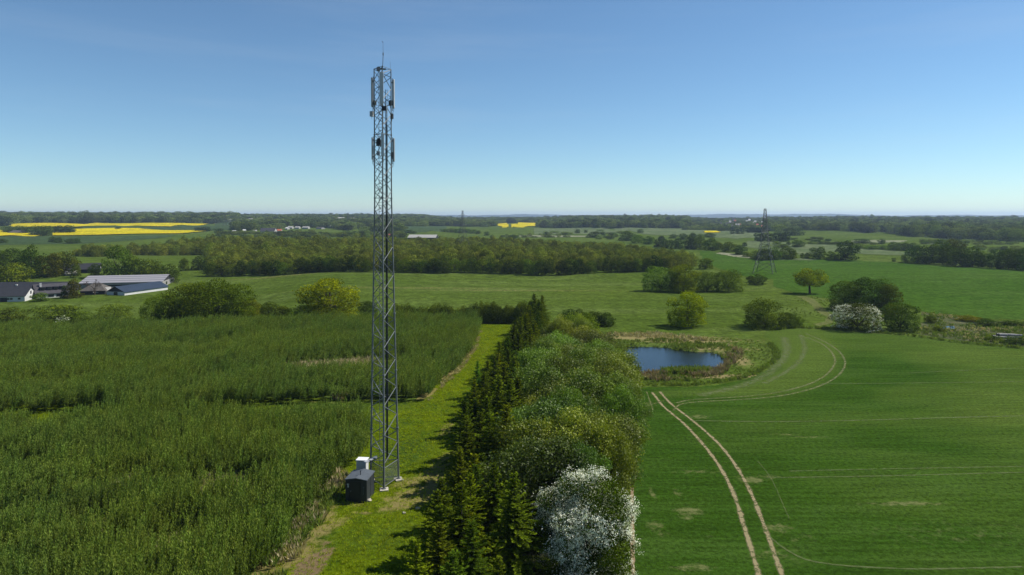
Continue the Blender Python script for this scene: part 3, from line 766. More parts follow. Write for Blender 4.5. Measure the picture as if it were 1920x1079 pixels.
def white_tree(x, y, w, h, label, n, size, key='bush0', tint=(1.3, 1.3, .9)):
    e = add_tree('flowering_hawthorn', key, x, y, w, h, tint, label, 'hawthorn')
    b = link('blossom', blossom_mesh(key, n, size, int(abs(x) * 10)), e)
    return e
make_kind('haw', 34000, 80, .0, .019, 91, rad=(.08, .15), r0=.02, zs=.15, inner=.2, rough=.18, stray=.1)
white_tree(5.2, 48.8, 7.4, 7.7, 'white flowering hawthorn at the near end of the shelter belt', 105000, .0095, 'haw', (.9, .95, .6))
x, y = G(1607, 618); white_tree(x, y, 86 * y / F, 52 * y / F, 'creamy white flowering hawthorn before the big dark thicket', 26000, .0115, 'bush2', (1.3, 1.05, .8))
x, y = G(118, 610); white_tree(x, y, 3.6, 2.9, 'small white flowering bush at the left edge of the willow crop', 2600, .05, 'mid0')

# --- spruces
def spruce_mesh(seed, H=8.5):
    g = np.random.default_rng(seed)
    A, B, W, VV = [], [], [], []          # needle sprays: start, end, width, var
    tmb = MB(); tmb.tube((0, 0, -.1), (0, 0, H * .97), .13, .012, 7)
    z = .5
    while z < H - .15:
        t = z / H
        L0 = (H - z) * .34 + .2 if t > .12 else (H * .88) * .34 * (.75 + t)
        nb = 7 if t < .7 else 5
        ph = g.uniform(0, 6.28)
        for b in range(nb):
            a = ph + 6.283 * b / nb + g.normal(0, .18); L = L0 * g.uniform(.55, 1.3)
            if g.random() < .1: continue
            dirh = np.array([math.cos(a), math.sin(a), 0]); side = np.array([-dirh[1], dirh[0], 0])
            rise = .25 + .5 * t
            pts = []
            ns = max(3, int(L / .16))
            zb = z + g.normal(0, .06)
            for s in range(ns + 1):
                u = s / ns
                p = dirh * L * u + np.array([0, 0, zb + L * (rise * u - .62 * u * u * (1 - t * .5) + .14 * u ** 4)])
                pts.append(p)
            for s in range(ns):
                u = (s + .5) / ns
                A.append(pts[s]); B.append(pts[s + 1] + (pts[s + 1] - pts[s]) * .3); W.append(.09); VV.append(.15 + .35 * u + (.3 if s == ns - 1 else 0))
                tl = (.16 + .42 * L * .45) * (1 - u * .72) * g.uniform(.7, 1.2)
                for sg in (-1, 1):
                    dv = dirh * .75 + side * sg * .95 + np.array([0, 0, g.uniform(-.45, .05)]); dv /= np.linalg.norm(dv)
                    q = pts[s] + dirh * g.uniform(0, .1)
                    A.append(q); B.append(q + dv * tl * .6); W.append(.10); VV.append(.12 + .35 * u)
                    A.append(q + dv * tl * .5); B.append(q + dv * tl + np.array([0, 0, .02])); W.append(.075); VV.append(.3 + .55 * u + g.uniform(0, .3))
        z += (.30 if t < .8 else .22) * g.uniform(.85, 1.15)
    A.append(np.array([0, 0, H - .5])); B.append(np.array([0, 0, H + .12])); W.append(.08); VV.append(.8)
    A = np.array(A); B = np.array(B); W = np.array(W)[:, None]; VV = np.array(VV)
    d = B - A; d /= np.linalg.norm(d, axis=1)[:, None]
    up = np.tile([0, 0, 1.], (len(A), 1)); s1 = np.cross(d, up); s1 /= np.linalg.norm(s1, axis=1)[:, None] + 1e-6
    n2 = np.cross(s1, d)
    Vs, Fs, vv = [], [], []
    o = 0
    for s, wd in ((s1, 1.0), (n2, .55)):
        s = s + .25 * g.standard_normal(s.shape)
        mid = (A * .45 + B * .55)
        V = np.stack([A, mid - s * W * wd, B, mid + s * W * wd], 1).reshape(-1, 3)
        Vs.append(V); Fs.append(np.arange(len(V)).reshape(-1, 4) + o); o += len(V); vv.append(VV + g.normal(0, .08, len(VV)))
    me = mesh_np('crown', np.concatenate(Vs), np.concatenate(Fs), LS, {'var': ('FACE', np.clip(np.concatenate(vv), 0, 1))})
    return me, tmb.mesh('trunk', bark)
SPR = [spruce_mesh(s) for s in range(1, 7)]
def sp_center(D): return float(np.interp(D, [40, 60, 91, 114, 145], [-2.4, -2.0, -.9, 2.0, 4.6]))
def belt_edge(D): return float(np.interp(D, [30, 49, 64, 84, 104, 125, 140], [5.5, 7.6, 11.8, 15.4, 16.0, 14.2, 12.5]))
g = np.random.default_rng(5)
def spruce(x, y, s, tint, label, group=None):
    e = empty('spruce_tree', (x, y, 0), g.uniform(0, 6.28), label, 'spruce', group)
    me, tr = SPR[g.integers(0, 6)]
    wv = g.uniform(.95, 1.25)
    e.scale = (s * wv, s * wv, s)
    e.rotation_euler = (g.normal(0, .02), g.normal(0, .02), g.uniform(0, 6.28))
    c = link('crown', me, e); c.color = (*tint, 1); link('trunk', tr, e)
D = 35.0
row = 0
while D < 150:
    for off in (-2.5, -.4, 1.5):
        yy = D + g.uniform(-1, 1) + (1.4 if off == -.4 else 0); xx = sp_center(D) + off + g.normal(0, .45)
        if g.random() < (.25 if off == -2.5 else .12): continue
        s = g.uniform(.68, 1.04) * (.8 if off == -2.5 else 1.0) * (.96 if D < 60 else 1)
        k = g.random()
        tint = (1.0, 1.0, 1.0) if k < .5 else ((1.45, 1.3, .8) if k < .75 else (.75, .85, 1.1))
        spruce(xx, yy, s, tint, 'dark spruce in the shelter belt between grass strip and broadleaf trees', 'spruces of the shelter belt')
    D += 2.7
spruce(-4.9, 97.0, .62, (1.1, 1.6, 2.2), 'small blue green spruce standing out into the grass strip')
spruce(4.9, 150.0, 1.06, (.8, .85, .8), 'tall dark spruce at the far end of the shelter belt')
spruce(6.8, 152.0, .98, (.8, .85, .8), 'second dark spruce at the far end beside the tallest one')
# --- broadleaf part of the belt
pts = []
for _ in range(4000):
    D = g.uniform(55, 128)
    x0 = sp_center(D) + 4.0; x1 = belt_edge(D) - 1.3
    if x1 < x0: continue
    xx = g.uniform(x0, x1)
    if all((xx - a) ** 2 + (D - b) ** 2 > 3.3 ** 2 for a, b in pts): pts.append((xx, D))
for k, (a, b) in enumerate(pts):
    w = g.uniform(4.8, 8.6); h = g.uniform(5.6, 9.0) * (1.0 if b < 95 else .92)
    tt = [(1.0, 1.0, .7), (1.25, 1.14, .5), (.62, .76, .6), (.95, 1.1, .7)][g.integers(0, 4)]
    add_tree('broadleaf_tree', 'belt%d' % (k % 3), a, b, w, h, tt, 'broadleaf tree with small glinting leaves in the shelter belt', 'tree', 'broadleaf trees of the shelter belt')
add_tree('broadleaf_tree', 'belt1', 4.7, 57.0, 5.2, 7.4, (.7, .8, .7), 'dark narrow broadleaf tree just behind the white hawthorn', 'tree')

# --- dark hedge at the end of the strip
def hedge(name, p0, p1, w, h, label, tint, n=26000, leaf=.22):
    p0 = np.array(p0); p1 = np.array(p1); L = np.linalg.norm(p1 - p0); d = (p1 - p0) / L; nn = np.array([-d[1], d[0]])
    g = np.random.default_rng(int(L * 10))
    u = g.uniform(0, L, n); th = g.uniform(0, math.pi, n)
    hv = h * (1 + .14 * np.sin(u * .7) + .08 * np.sin(u * 1.9 + 1) + .05 * np.sin(u * 4.1)); wv = w * (1 + .15 * np.sin(u * 1.1 + 2))
    rr = 1 + .12 * g.standard_normal(n)
    a = np.cos(th) * wv / 2 * rr; z = np.abs(np.sin(th)) ** .55 * hv * rr
    low = g.random(n) < .4; z = np.where(low, g.uniform(0, 1, n) * z, z)
    C = np.stack([p0[0] + d[0] * u + nn[0] * a, p0[1] + d[1] * u + nn[1] * a, z], 1)
    Nn = np.stack([nn[0] * np.cos(th), nn[1] * np.cos(th), np.sin(th) + .1], 1)
    C = C - np.array([*((p0 + p1) / 2), 0])
    me = leaves_mesh('hedge', C, Nn, leaf * g.uniform(.7, 1.4, n), .5 * (np.sin(u * .9) * .5 + .5) + .5 * g.random(n), LF)
    o = link(name, me, None, (*((p0 + p1) / 2), 0)); o.color = (*tint, 1); tag(o, label, 'hedge'); return o
hedge('hedge', (-29.0, 166.5), (-8.2, 166.0), 4.0, 3.4, 'dark clipped hedge behind the willow crop', (.85, .85, .6))
hedge('hedge', (-8.0, 166.0), (4.5, 165.5), 4.2, 3.7, 'dark hedge closing the far end of the grass strip', (1.05, 1.0, .5))

# ------------------------------------------------------------------ scattered vegetation
def scatter(name, P, scl, rot, idx, protos, label, cat, kind='stuff'):
    n = len(P)
    me = bpy.data.meshes.new(name); me.vertices.add(n); me.vertices.foreach_set('co', np.ascontiguousarray(P, np.float32).ravel())
    a = me.attributes.new('scl', 'FLOAT_VECTOR', 'POINT'); a.data.foreach_set('vector', np.ascontiguousarray(scl, np.float32).ravel())
    a = me.attributes.new('rot', 'FLOAT_VECTOR', 'POINT'); a.data.foreach_set('vector', np.ascontiguousarray(rot, np.float32).ravel())
    a = me.attributes.new('idx', 'INT', 'POINT'); a.data.foreach_set('value', np.asarray(idx, np.int32))
    o = link(name, me); tag(o, label, cat, None, kind)
    ng = bpy.data.node_groups.new(name + '_scatter', 'GeometryNodeTree')
    ng.interface.new_socket('Geometry', in_out='INPUT', socket_type='NodeSocketGeometry')
    ng.interface.new_socket('Geometry', in_out='OUTPUT', socket_type='NodeSocketGeometry')
    gi = ng.nodes.new('NodeGroupInput'); go = ng.nodes.new('NodeGroupOutput')
    iop = ng.nodes.new('GeometryNodeInstanceOnPoints'); jn = ng.nodes.new('GeometryNodeJoinGeometry')
    for pm in reversed(protos):
        po = bpy.data.objects.new(name + '_plant', pm)
        oi = ng.nodes.new('GeometryNodeObjectInfo'); oi.inputs['Object'].default_value = po; oi.inputs['As Instance'].default_value = True
        ng.links.new(oi.outputs['Geometry'], jn.inputs[0])
    def na(nm, typ):
        q = ng.nodes.new('GeometryNodeInputNamedAttribute'); q.data_type = typ; q.inputs['Name'].default_value = nm
        return [s for s in q.outputs if s.name == 'Attribute' and s.enabled][0]
    e2r = ng.nodes.new('FunctionNodeEulerToRotation')
    ng.links.new(na('rot', 'FLOAT_VECTOR'), e2r.inputs[0])
    ng.links.new(gi.outputs[0], iop.inputs['Points']); ng.links.new(jn.outputs[0], iop.inputs['Instance'])
    iop.inputs['Pick Instance'].default_value = True
    ng.links.new(na('idx', 'INT'), iop.inputs['Instance Index'])
    ng.links.new(e2r.outputs[0], iop.inputs['Rotation']); ng.links.new(na('scl', 'FLOAT_VECTOR'), iop.inputs['Scale'])
    ng.links.new(iop.outputs[0], go.inputs[0])
    md = o.modifiers.new('scatter', 'NODES'); md.node_group = ng
    return o

def jitter_grid(poly, sp, g):
    P = np.array(poly); x0, y0 = P.min(0); x1, y1 = P.max(0)
    X, Y = np.meshgrid(np.arange(x0, x1, sp), np.arange(y0, y1, sp))
    X = X.ravel() + g.uniform(-.5, .5, X.size) * sp; Y = Y.ravel() + g.uniform(-.5, .5, Y.size) * sp
    k = sd_poly(X, Y, poly) < 0
    return X[k], Y[k]
def in_view(X, Y, amax=41): return np.abs(np.degrees(np.arctan2(X, Y))) < amax
# willow stools of the energy crop
WM = leaf_mat('willow_leaf', (.026, .056, .006), (.245, .345, .065), trans=.38, rand=.2, spec=.12, zone=(.05, (1.16, 1.08, .85)))
def willow_stool(seed, shoots=10, H=3.3, spread=.55, lean=0.0):
    g = np.random.default_rng(seed); C, Nn, Al, S, VV = [], [], [], [], []
    for s in range(shoots):
        a = g.uniform(0, 6.28); r = spread * g.uniform(.1, 1); h = H * g.uniform(.72, 1.08)
        base = np.array([r * math.cos(a) * .6, r * math.sin(a) * .6, 0]); top = np.array([r * math.cos(a) * 1.25 + g.normal(0, .12) + lean, r * math.sin(a) * 1.25 + g.normal(0, .12), h])
        m = int(40 * h / 3)
        for i in range(m):
            u = .28 + .72 * (i / (m - 1)); p = base + (top - base) * u
            ax = top - base; ax = ax / np.linalg.norm(ax)
            t = g.uniform(0, 6.28); o = np.array([math.cos(t), math.sin(t), 0])
            al = ax * g.uniform(.6, 1.3) + o * .9 * (1.15 - u * .6)
            sz = .27 * (1.15 - .45 * u) * g.uniform(.8, 1.25)
            C.append(p + al / np.linalg.norm(al) * sz * .5); Nn.append(np.cross(al, np.array([-o[1], o[0], 0]))); Al.append(al); S.append(sz); VV.append(.15 + .55 * u * g.random() + .3 * g.random())
    return leaves_mesh('willow', np.array(C), np.array(Nn), np.array(S), np.array(VV), WM, aspect=.26, along=np.array(Al), jitter=.35)
WP = [willow_stool(s, lean=.25) for s in range(5)]
def coppice(name, poly, sp, label, seed, hs=1.0, leany=0.0, gaps=()):
    g = np.random.default_rng(seed)
    X, Y = jitter_grid(poly, sp, g); k = in_view(X, Y); X, Y = X[k], Y[k]
    hh = 1 + .13 * smooth_noise(X, Y, .22, seed) + .10 * smooth_noise(X, Y, .7, seed + 1)
    for (a, b, rx, ry, am) in gaps:
        q = np.exp(-(((X - a) / rx) ** 2 + ((Y - b) / ry) ** 2)); hh = hh * (1 - am * q)
    k = (g.random(len(X)) < np.clip((hh - .2) * 2.2, 0, 1)); X, Y, hh = X[k], Y[k], hh[k]
    n = len(X); s = g.uniform(.82, 1.15, n) * hh * hs
    scl = np.stack([g.uniform(.85, 1.2, n), g.uniform(.85, 1.2, n), s], 1)
    rot = np.stack([g.normal(0, .07, n), g.normal(.06 + leany, .07, n), g.normal(0, .9, n)], 1)
    P = np.stack([X, Y, terrain(X, Y)], 1)
    scatter(name, P, scl, rot, g.integers(0, len(WP), n), WP, label, 'willow crop')
    return X, Y
def gapl(l): 
    o = []
    for px, py, rx, ry, am in l:
        x, y = G(px, py); o.append((x, y, rx, ry, am))
    return o
GAPS_A = [(405,925,3.0,3.4,.97),(235,925,2.2,2.6,.7),(95,815,2.6,2.2,.6),(330,1035,2.2,2.2,.7),(170,1010,2.5,2.2,.6),(455,935,2.2,2.0,.7),(560,860,2.0,1.6,.5),(20,900,2,2,.5)]
GAPS_B = [(600,694,7,5.0,.92),(680,688,7,5,.9),(300,665,12,4,.3),(120,660,14,4,.25),(650,748,2.5,1.2,.6)]
coppice('willow_crop', cop_a, .74, 'near block of dense green energy willow left of the mast', 3, 1.0, 0.0,
        gapl(GAPS_A))
coppice('willow_crop', cop_b, .82, 'far block of dense green energy willow beyond the cross lane', 4, .95, .22,
        gapl(GAPS_B))

# grasses
def tuft(seed, n=34, H=.8, sp=.35, mat=None, wid=.05):
    g = np.random.default_rng(seed); C, Al, Nn, S = [], [], [], []
    for i in range(n):
        a = g.uniform(0, 6.28); r = sp * g.random() ** .5; h = H * g.uniform(.6, 1.15)
        o = np.array([math.cos(a), math.sin(a), 0]); al = o * g.uniform(.05, .5) + np.array([0, 0, 1])
        al /= np.linalg.norm(al); C.append(o * r + al * h * .5); Al.append(al); Nn.append(np.array([-o[1], o[0], .1]) + g.normal(0, .3, 3)); S.append(h)
    return leaves_mesh('tuft', np.array(C), np.array(Nn), np.array(S), g.random(n), mat, aspect=wid / H * 2, along=np.array(Al), jitter=.2)
GM1 = leaf_mat('green_grass', (.11, .16, .025), (.22, .28, .06), spec=.05, trans=.45, rand=.3)
GM2 = leaf_mat('dry_grass', (.32, .27, .13), (.62, .54, .34), spec=.05, trans=.4, rand=.25)
GM3 = leaf_mat('brown_reed', (.17, .13, .07), (.38, .30, .19), spec=.05, trans=.35, rand=.3)
TG = [tuft(i, mat=GM1) for i in range(3)]; TD = [tuft(i + 5, mat=GM2) for i in range(3)]; TR = [tuft(i + 9, n=44, H=1.2, mat=GM3) for i in range(3)]
def grass(name, polys, sp, protos, label, seed, lo=.6, hi_=1.2, thr=None, fs=.5, holes=(), hscale=1.0):
    g = np.random.default_rng(seed); XX, YY = [], []
    for p in polys:
        X, Y = jitter_grid(p, sp, g); XX.append(X); YY.append(Y)
    X = np.concatenate(XX); Y = np.concatenate(YY); k = in_view(X, Y)
    for h in holes: k &= sd_poly(X, Y, h) > .15
    if thr is not None: k &= smooth_noise(X, Y, fs, seed) + g.normal(0, .35, len(X)) > thr
    X, Y = X[k], Y[k]; n = len(X); s = g.uniform(lo, hi_, n)
    scatter(name, np.stack([X, Y, terrain(X, Y)], 1), np.stack([s, s, s * hscale], 1), np.stack([g.normal(0, .12, n), g.normal(0, .12, n), g.uniform(0, 6.28, n)], 1), g.integers(0, 3, n), protos, label, 'grass')
def scale_poly(p, sx, sy, dx=0, dy=0): return [(cxp + (x - cxp) * sx + dx, cyp + (y - cyp) * sy + dy) for x, y in p]
ring = GP([(1150,660),(1160,640),(1250,636),(1340,645),(1392,655),(1390,668),(1375,684),(1345,705),(1290,716),(1210,714),(1178,700),(1160,690)])
bank_out = GP([(1130,650),(1140,622),(1240,624),(1330,634),(1420,640),(1445,650),(1458,668),(1435,690),(1398,708),(1350,720),(1290,724),(1210,722),(1190,710),(1150,680)])
front_ring = GP([(1178,694),(1200,700),(1290,701),(1345,694),(1362,680),(1362,664),(1380,655),(1394,662),(1385,680),(1352,704),(1290,716),(1230,716),(1190,708)])
grass('reeds', [front_ring], .75, TR, 'brown reeds fringing the near bank of the pond', 21, .45, .9, -.5, .6, holes=[POND])
grass('tall_grass', [ring], .8, TG, 'green tussocks on the pond bank', 22, .4, .9, -.4, .5, holes=[POND])
back_tan = GP([(1140,628),(1230,626),(1275,630),(1340,640),(1380,652),(1330,650),(1250,640),(1150,640)])
grass('dry_grass', [back_tan], .75, TD, 'pale dry grass behind the pond', 23, .5, 1.1, .1, .35, holes=[POND])
grass('bank_grass', [bank_out], 1.0, TG, 'rough green grass round the pond', 24, .25, .5, -.6, .4, holes=[POND])
fr2 = [(x, y - .35) for x, y in GP([(1215,697),(1330,697)])] + [(x, y - 1.0) for x, y in GP([(1330,699),(1215,699)])]
grass('green_reeds', [GP([(1245,697),(1330,695),(1330,702),(1245,703)])], .5, TG, 'green reeds at the near water edge', 25, 1.0, 1.5, None)
GM4 = leaf_mat('lawn_grass', (.22, .29, .010), (.46, .54, .03), spec=.05, trans=.4, rand=.2)
TL = [tuft(i + 15, n=26, H=.8, sp=.6, mat=GM4) for i in range(3)]
g5 = [(-4.6, 44.0)] + [(p[0] - .2, p[1]) for p in COP_NEAR] + [(-16, 84)] + [(p[0] + .3, p[1]) for p in fe] + [(-8, 162), (3, 162), (1.0, 140), (-1.0, 114), (-3.5, 92), (-4.4, 60)]
grass('lawn_grass', [g5], .42, TL, 'short uneven grass of the mown strip', 36, .12, .34, -.9, .8, hscale=1.0)
# verge along the willow
vl = [(p[0], p[1]) for p in near_edge[:6]]; verge = [(x - .6, y) for x, y in vl] + [(x + 1.5, y - .8) for x, y in reversed(vl)]
grass('verge_grass', [verge], .42, TD, 'tall dry grass verge along the near willow block', 26, .6, 1.15, -.2, .6)
grass('verge_weeds', [verge], .6, TG, 'green weeds along the near willow block', 27, .6, 1.3, .0, .6)
def blob(px, py, rx, ry):
    x, y = G(px, py); return [(x + rx * math.cos(t), y + ry * math.sin(t)) for t in np.linspace(0, 6.28, 14)[:-1]]
gp_ = [blob(px, py, rx * .95, ry * .95) for px, py, rx, ry, am in GAPS_A + GAPS_B if am > .55]
grass('gap_grass', gp_, .5, TD, 'straw coloured grass showing in the gaps of the willow crop', 35, .7, 1.5, -.5, .5)
vf = [(x - .3, y) for x, y in fe] + [(x + .9, y - .3) for x, y in reversed(fe)]
grass('strip_verge', [vf], .6, TD, 'thin dry grass verge along the far willow block', 28, .35, .7, -.1, .5)
grass('marsh_grass', [marsh], 1.0, TG, 'rough green tussocks in the marshy hollow', 29, .4, 1.0, -.3, .25, holes=[pud])
grass('marsh_dry_grass', [marsh], 1.3, TD, 'dry pale tussocks in the marshy hollow', 30, .4, 1.0, .4, .3, holes=[pud])
rough2 = GP([(1500,556),(1560,560),(1565,580),(1560,612),(1500,612),(1460,600),(1440,585),(1450,560)])
grass('meadow_grass', [rough2], 1.5, TG, 'rough grass beside the curving path', 31, .25, .5, .2, .3, holes=[pathp])
edge_line = [(x - .3, y + .2) for x, y in GP([(1440,621),(1500,616),(1600,621),(1717,632),(1800,644),(1925,656)])]
grass('field_margin_grass', [edge_line + [(x, y + 1.2) for x, y in reversed(edge_line)]], .6, TG, 'rank grass margin at the back of the wheat', 32, .5, 1.0)
pe = GP([(1210,724),(1289,725),(1364,717),(1401,709),(1439,692),(1461,674),(1462,661),(1448,644)])
grass('pond_margin_grass', [pe + [(x + (cxp - x) * .06, y + (cyp - y) * .06) for x, y in reversed(pe)]], .6, TG, 'rank grass rim between wheat and pond bank', 33, .4, .8)

# ------------------------------------------------------------------ woods
def forest_mat(name, a, b, rand=.35): return leaf_mat(name, a, b, trans=.25, rand=rand, spec=.08)
FW = forest_mat('wood_leaf', (.044, .070, .008), (.34, .37, .045), .45)
FF = forest_mat('far_wood_leaf', (.030, .055, .012), (.21, .26, .055), .7)
def wood_protos(mat, keys, leafscale=1.0):
    out = []
    for key in keys:
        me = KIND[key][0].copy(); me.materials.clear(); me.materials.append(mat); out.append(me)
    return out
PW = wood_protos(FW, ['tall0', 'tall1', 'mid0', 'mid2', 'tall0'])
PF = wood_protos(FF, ['low0', 'low1', 'mid1', 'low0'])
def wood(name, poly, sp, protos, label, seed, w=(6, 9), h=(7, 10), thr=None, fs=.02, holes=(), amax=43):
    g = np.random.default_rng(seed); X, Y = jitter_grid(poly, sp, g); k = in_view(X, Y, amax)
    for q in holes: k &= sd_poly(X, Y, q) > 0
    if thr is not None: k &= smooth_noise(X, Y, fs, seed) > thr
    X, Y = X[k], Y[k]; n = len(X)
    ww = g.uniform(*w, n); hh = g.uniform(*h, n) * (1 + .10 * smooth_noise(X, Y, .03, seed))
    big = g.random(n) < .05; hh = np.where(big, hh * 1.25, hh)
    scatter(name, np.stack([X, Y, terrain(X, Y) - .3], 1), np.stack([ww, ww, hh], 1), np.stack([np.zeros(n), np.zeros(n), g.uniform(0, 6.28, n)], 1), g.integers(0, len(protos), n), protos, label, 'wood')
    return n
front = [(395,519),(431,518),(467,517),(540,514.5),(587,511.5),(697,511),(740,510.5),(802,513),(880,511.5),(974,514.5),(1037,517.5),(1114,512.5),(1207,510.5),(1262,508),(1296,503)]
fw = GP(front)
def azD(px, D): 
    d = ray(px, 405); return (d[0] / math.hypot(d[0], d[1]) * D, d[1] / math.hypot(d[0], d[1]) * D)
clear = GP([(468,483),(506,482),(504,479),(470,479)])
w1 = [(x * 1.02, y * 1.02) for x, y in fw] + [azD(1300, 365), azD(1262, 400), azD(1200, 455), azD(1130, 500), azD(1000, 545), azD(850, 590), azD(700, 640), azD(540, 660), azD(430, 650), azD(330, 600), azD(250, 560), azD(190, 500),
      ] + GP([(140,480),(250,479),(390,479.5)])
wood('long_wood', w1, 5.4, PW, 'long light green wood stretching across the middle distance', 41, (4.6, 8.4), (5.2, 8.8), holes=[clear])
wl = smooth_line(fw[:-1], 4.6); g = np.random.default_rng(77)
KF = ['tall0', 'mid0', 'tall1', 'mid2', 'mid1']
for i, (a, b) in enumerate(wl):
    if g.random() < .04: continue
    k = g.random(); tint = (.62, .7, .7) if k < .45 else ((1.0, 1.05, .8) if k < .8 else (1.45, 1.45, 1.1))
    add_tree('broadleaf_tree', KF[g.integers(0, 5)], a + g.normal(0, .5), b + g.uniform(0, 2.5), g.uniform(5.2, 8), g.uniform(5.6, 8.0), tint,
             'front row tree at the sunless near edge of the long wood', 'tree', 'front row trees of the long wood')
# far bands
def band(name, fr, depth, sp, label, seed, **kw):
    P = GP(fr); back = []
    for x, y in reversed(P):
        D = math.hypot(x, y); k = (D + depth) / D; back.append((x * k, y * k))
    return wood(name, P + back, sp, PF, label, seed, **kw)
cnt = 0
cnt += band('horizon_wood', [(-120,421),(18,424),(20,420),(180,418.5),(300,419),(404,419.5),(446,418)], 1500, 17, 'dark wood along the left horizon', 51, w=(18, 28), h=(12, 18))
cnt += band('village_wood', [(440,434),(484,433),(530,427),(615,427.5),(640,432),(700,436),(752,438),(756,432),(745,426)], 1700, 14, 'dark trees around the village left of the mast', 52, w=(13, 22), h=(8, 13), thr=-.9, fs=.03)
vs = GP([(400,443),(620,445),(756,446),(756,439.5),(620,439),(500,438.8),(430,438)])
wood('village_scrub', vs, 8, PF, 'low trees between the village and the long wood', 66, (6, 11), (3, 5.5), thr=-.6, fs=.05)
cnt += band('centre_wood', [(735,424.3),(830,424.5),(925,426),(928,420),(1010,419.5),(1012,424)], 1600, 17, 'dark wood behind the valley right of the mast', 53, w=(17, 26), h=(9, 13))
cnt += band('plantation_wood', [(1010,427.5),(1100,428),(1150,429),(1290,429)], 1300, 14, 'dense plantation wood right of centre', 54, w=(14, 22), h=(11, 15))
cnt += band('town_wood', [(1286,432),(1330,433),(1400,435),(1440,437)], 1700, 15, 'wooded far town behind the pylon', 55, w=(10, 17), h=(5, 9), thr=-.7, fs=.02)
cnt += band('right_wood', [(1436,441),(1500,442),(1530,440),(1580,437),(1640,438.5),(1700,443),(1740,445),(1790,449),(1830,450),(1880,453),(1930,454),(2060,456)], 1700, 13, 'broad dark wood along the right horizon', 56, w=(12, 19), h=(9, 14), thr=-1.1, fs=.012)
print('far trees', cnt)
def strip_wood(name, fr, depth, sp, label, seed, **kw): return band(name, fr, depth, sp, label, seed, **kw)
scrub = GP([(1000,438),(1110,437),(1160,440),(1180,447),(1100,450),(1000,449),(930,447),(915,440)])
wood('scrub', scrub, 17, PF, 'low scrub dotted through the centre valley', 61, (5, 10), (2, 3.5), thr=.35, fs=.03)
scrub2 = GP([(1400,449),(1560,448),(1700,450),(1930,458),(1930,478),(1850,472),(1700,466),(1600,462),(1450,466),(1400,460)])
wood('scrub', scrub2, 10, PF, 'low willow scrub through the right hand meadows', 62, (4, 8), (1.5, 3.5), thr=.45, fs=.035)

# ------------------------------------------------------------------ lattice mast
galv = simple_mat('galvanised_steel', (.15, .165, .165), .5, .35, 0, .2, 3, .05)
galv_dark = simple_mat('weathered_steel', (.13, .15, .165), .55, .4, .4, .25, 3, .05)
ant_grey = simple_mat('antenna_plastic', (.50, .53, .53), .5, .4, 0, .06, 2, .02)
ant_white = simple_mat('antenna_white', (.72, .73, .72), .5, .4, 0, .05, 2, .02)
radio_dark = simple_mat('radio_unit_dark', (.035, .04, .045), .6, .3, 0, .2, 6, .05)
radio_grey = simple_mat('radio_unit_grey', (.34, .36, .37), .55, .3, 0, .12, 6, .05)
black_rub = simple_mat('cable_black', (.02, .022, .024), .6, .3, 0, .2, 6)
concrete = simple_mat('concrete', (.50, .46, .40), .9, .15, 0, .18, 3, .4)
MC = np.array([-12.38, 65.6]); TOP = 40.1
ANG = {'L': R(159.2), 'F': R(279.2), 'R': R(39.2)}
def mr(z): return 1.56 + (.92 - 1.56) * min(z, 27.7) / 27.7
def mp(k, z): r = mr(z); return np.array([r * math.cos(ANG[k]), r * math.sin(ANG[k]), z])
mast = empty('lattice_mast', (MC[0], MC[1], 0), 0, 'tall grey steel lattice mast with antennas rising over the willow crop', 'radio mast')
FL = [.15, 5.2, 10.9, 16.5, 22.0, 27.7, 33.8, TOP]
for k in 'LFR':
    mb = MB()
    for a, b in zip(FL[:-1], FL[1:]):
        r = .095 - .050 * a / TOP
        mb.tube(mp(k, a), mp(k, b), r, r * .96, 10)
        if a > 1: mb.tube(mp(k, a - .05), mp(k, a + .05), r * 1.75, None, 10)
    mb.tube(mp(k, .10), mp(k, .2), .2, None, 10)
    part('leg', mb, galv, mast)
    f = MB(); q = mp(k, .06); f.box((q[0], q[1], .05), (.8, .8, .16), .2 if k != 'R' else .5)
    part('foundation', f, concrete, mast, .02)
for (a, b, ph) in (('L', 'F', 0), ('F', 'R', .5), ('R', 'L', .25)):
    mb = MB(); bay = 2.74; z = 1.95 + ph * 1.0; side = 0; 
    pa = mp(a, .35); 
    while z < TOP - .2:
        r = .044 - .012 * z / TOP; hb = bay / 2 * (1 if z < 27 else .9)
        z2 = min(z + hb, TOP - .05)
        mb.tube(mp(a if side == 0 else b, z), mp(b if side == 0 else a, z2), r, None, 6)
        z = z2; side ^= 1
    z = 16.5; side = 1        # the slimmer upper sections are crossed twice
    while z < TOP - .3 and a + b != 'FR':
        z2 = min(z + 1.23, TOP - .05); mb.tube(mp(a if side == 0 else b, z), mp(b if side == 0 else a, z2), .026, None, 5); z = z2; side ^= 1
    for zz in [2.05, .32, 27.7, 33.8, TOP]:
        mb.tube(mp(a, zz), mp(b, zz), .035 if zz < 5 else .022, None, 6)
    part('bracing', mb, galv, mast)
    # anti-climb mesh round the foot
    mm = MB(); A0, B0, A1, B1 = mp(a, .32), mp(b, .32), mp(a, 2.05), mp(b, 2.05)
    for i in range(1, 26):
        t = i / 26; mm.tube(A0 + (B0 - A0) * t, A1 + (B1 - A1) * t, .006, None, 3, False)
    for i in range(1, 18):
        t = i / 18; mm.tube(A0 + (A1 - A0) * t, B0 + (B1 - B0) * t, .006, None, 3, False)
    part('anti_climb_mesh', mm, galv_dark, mast)
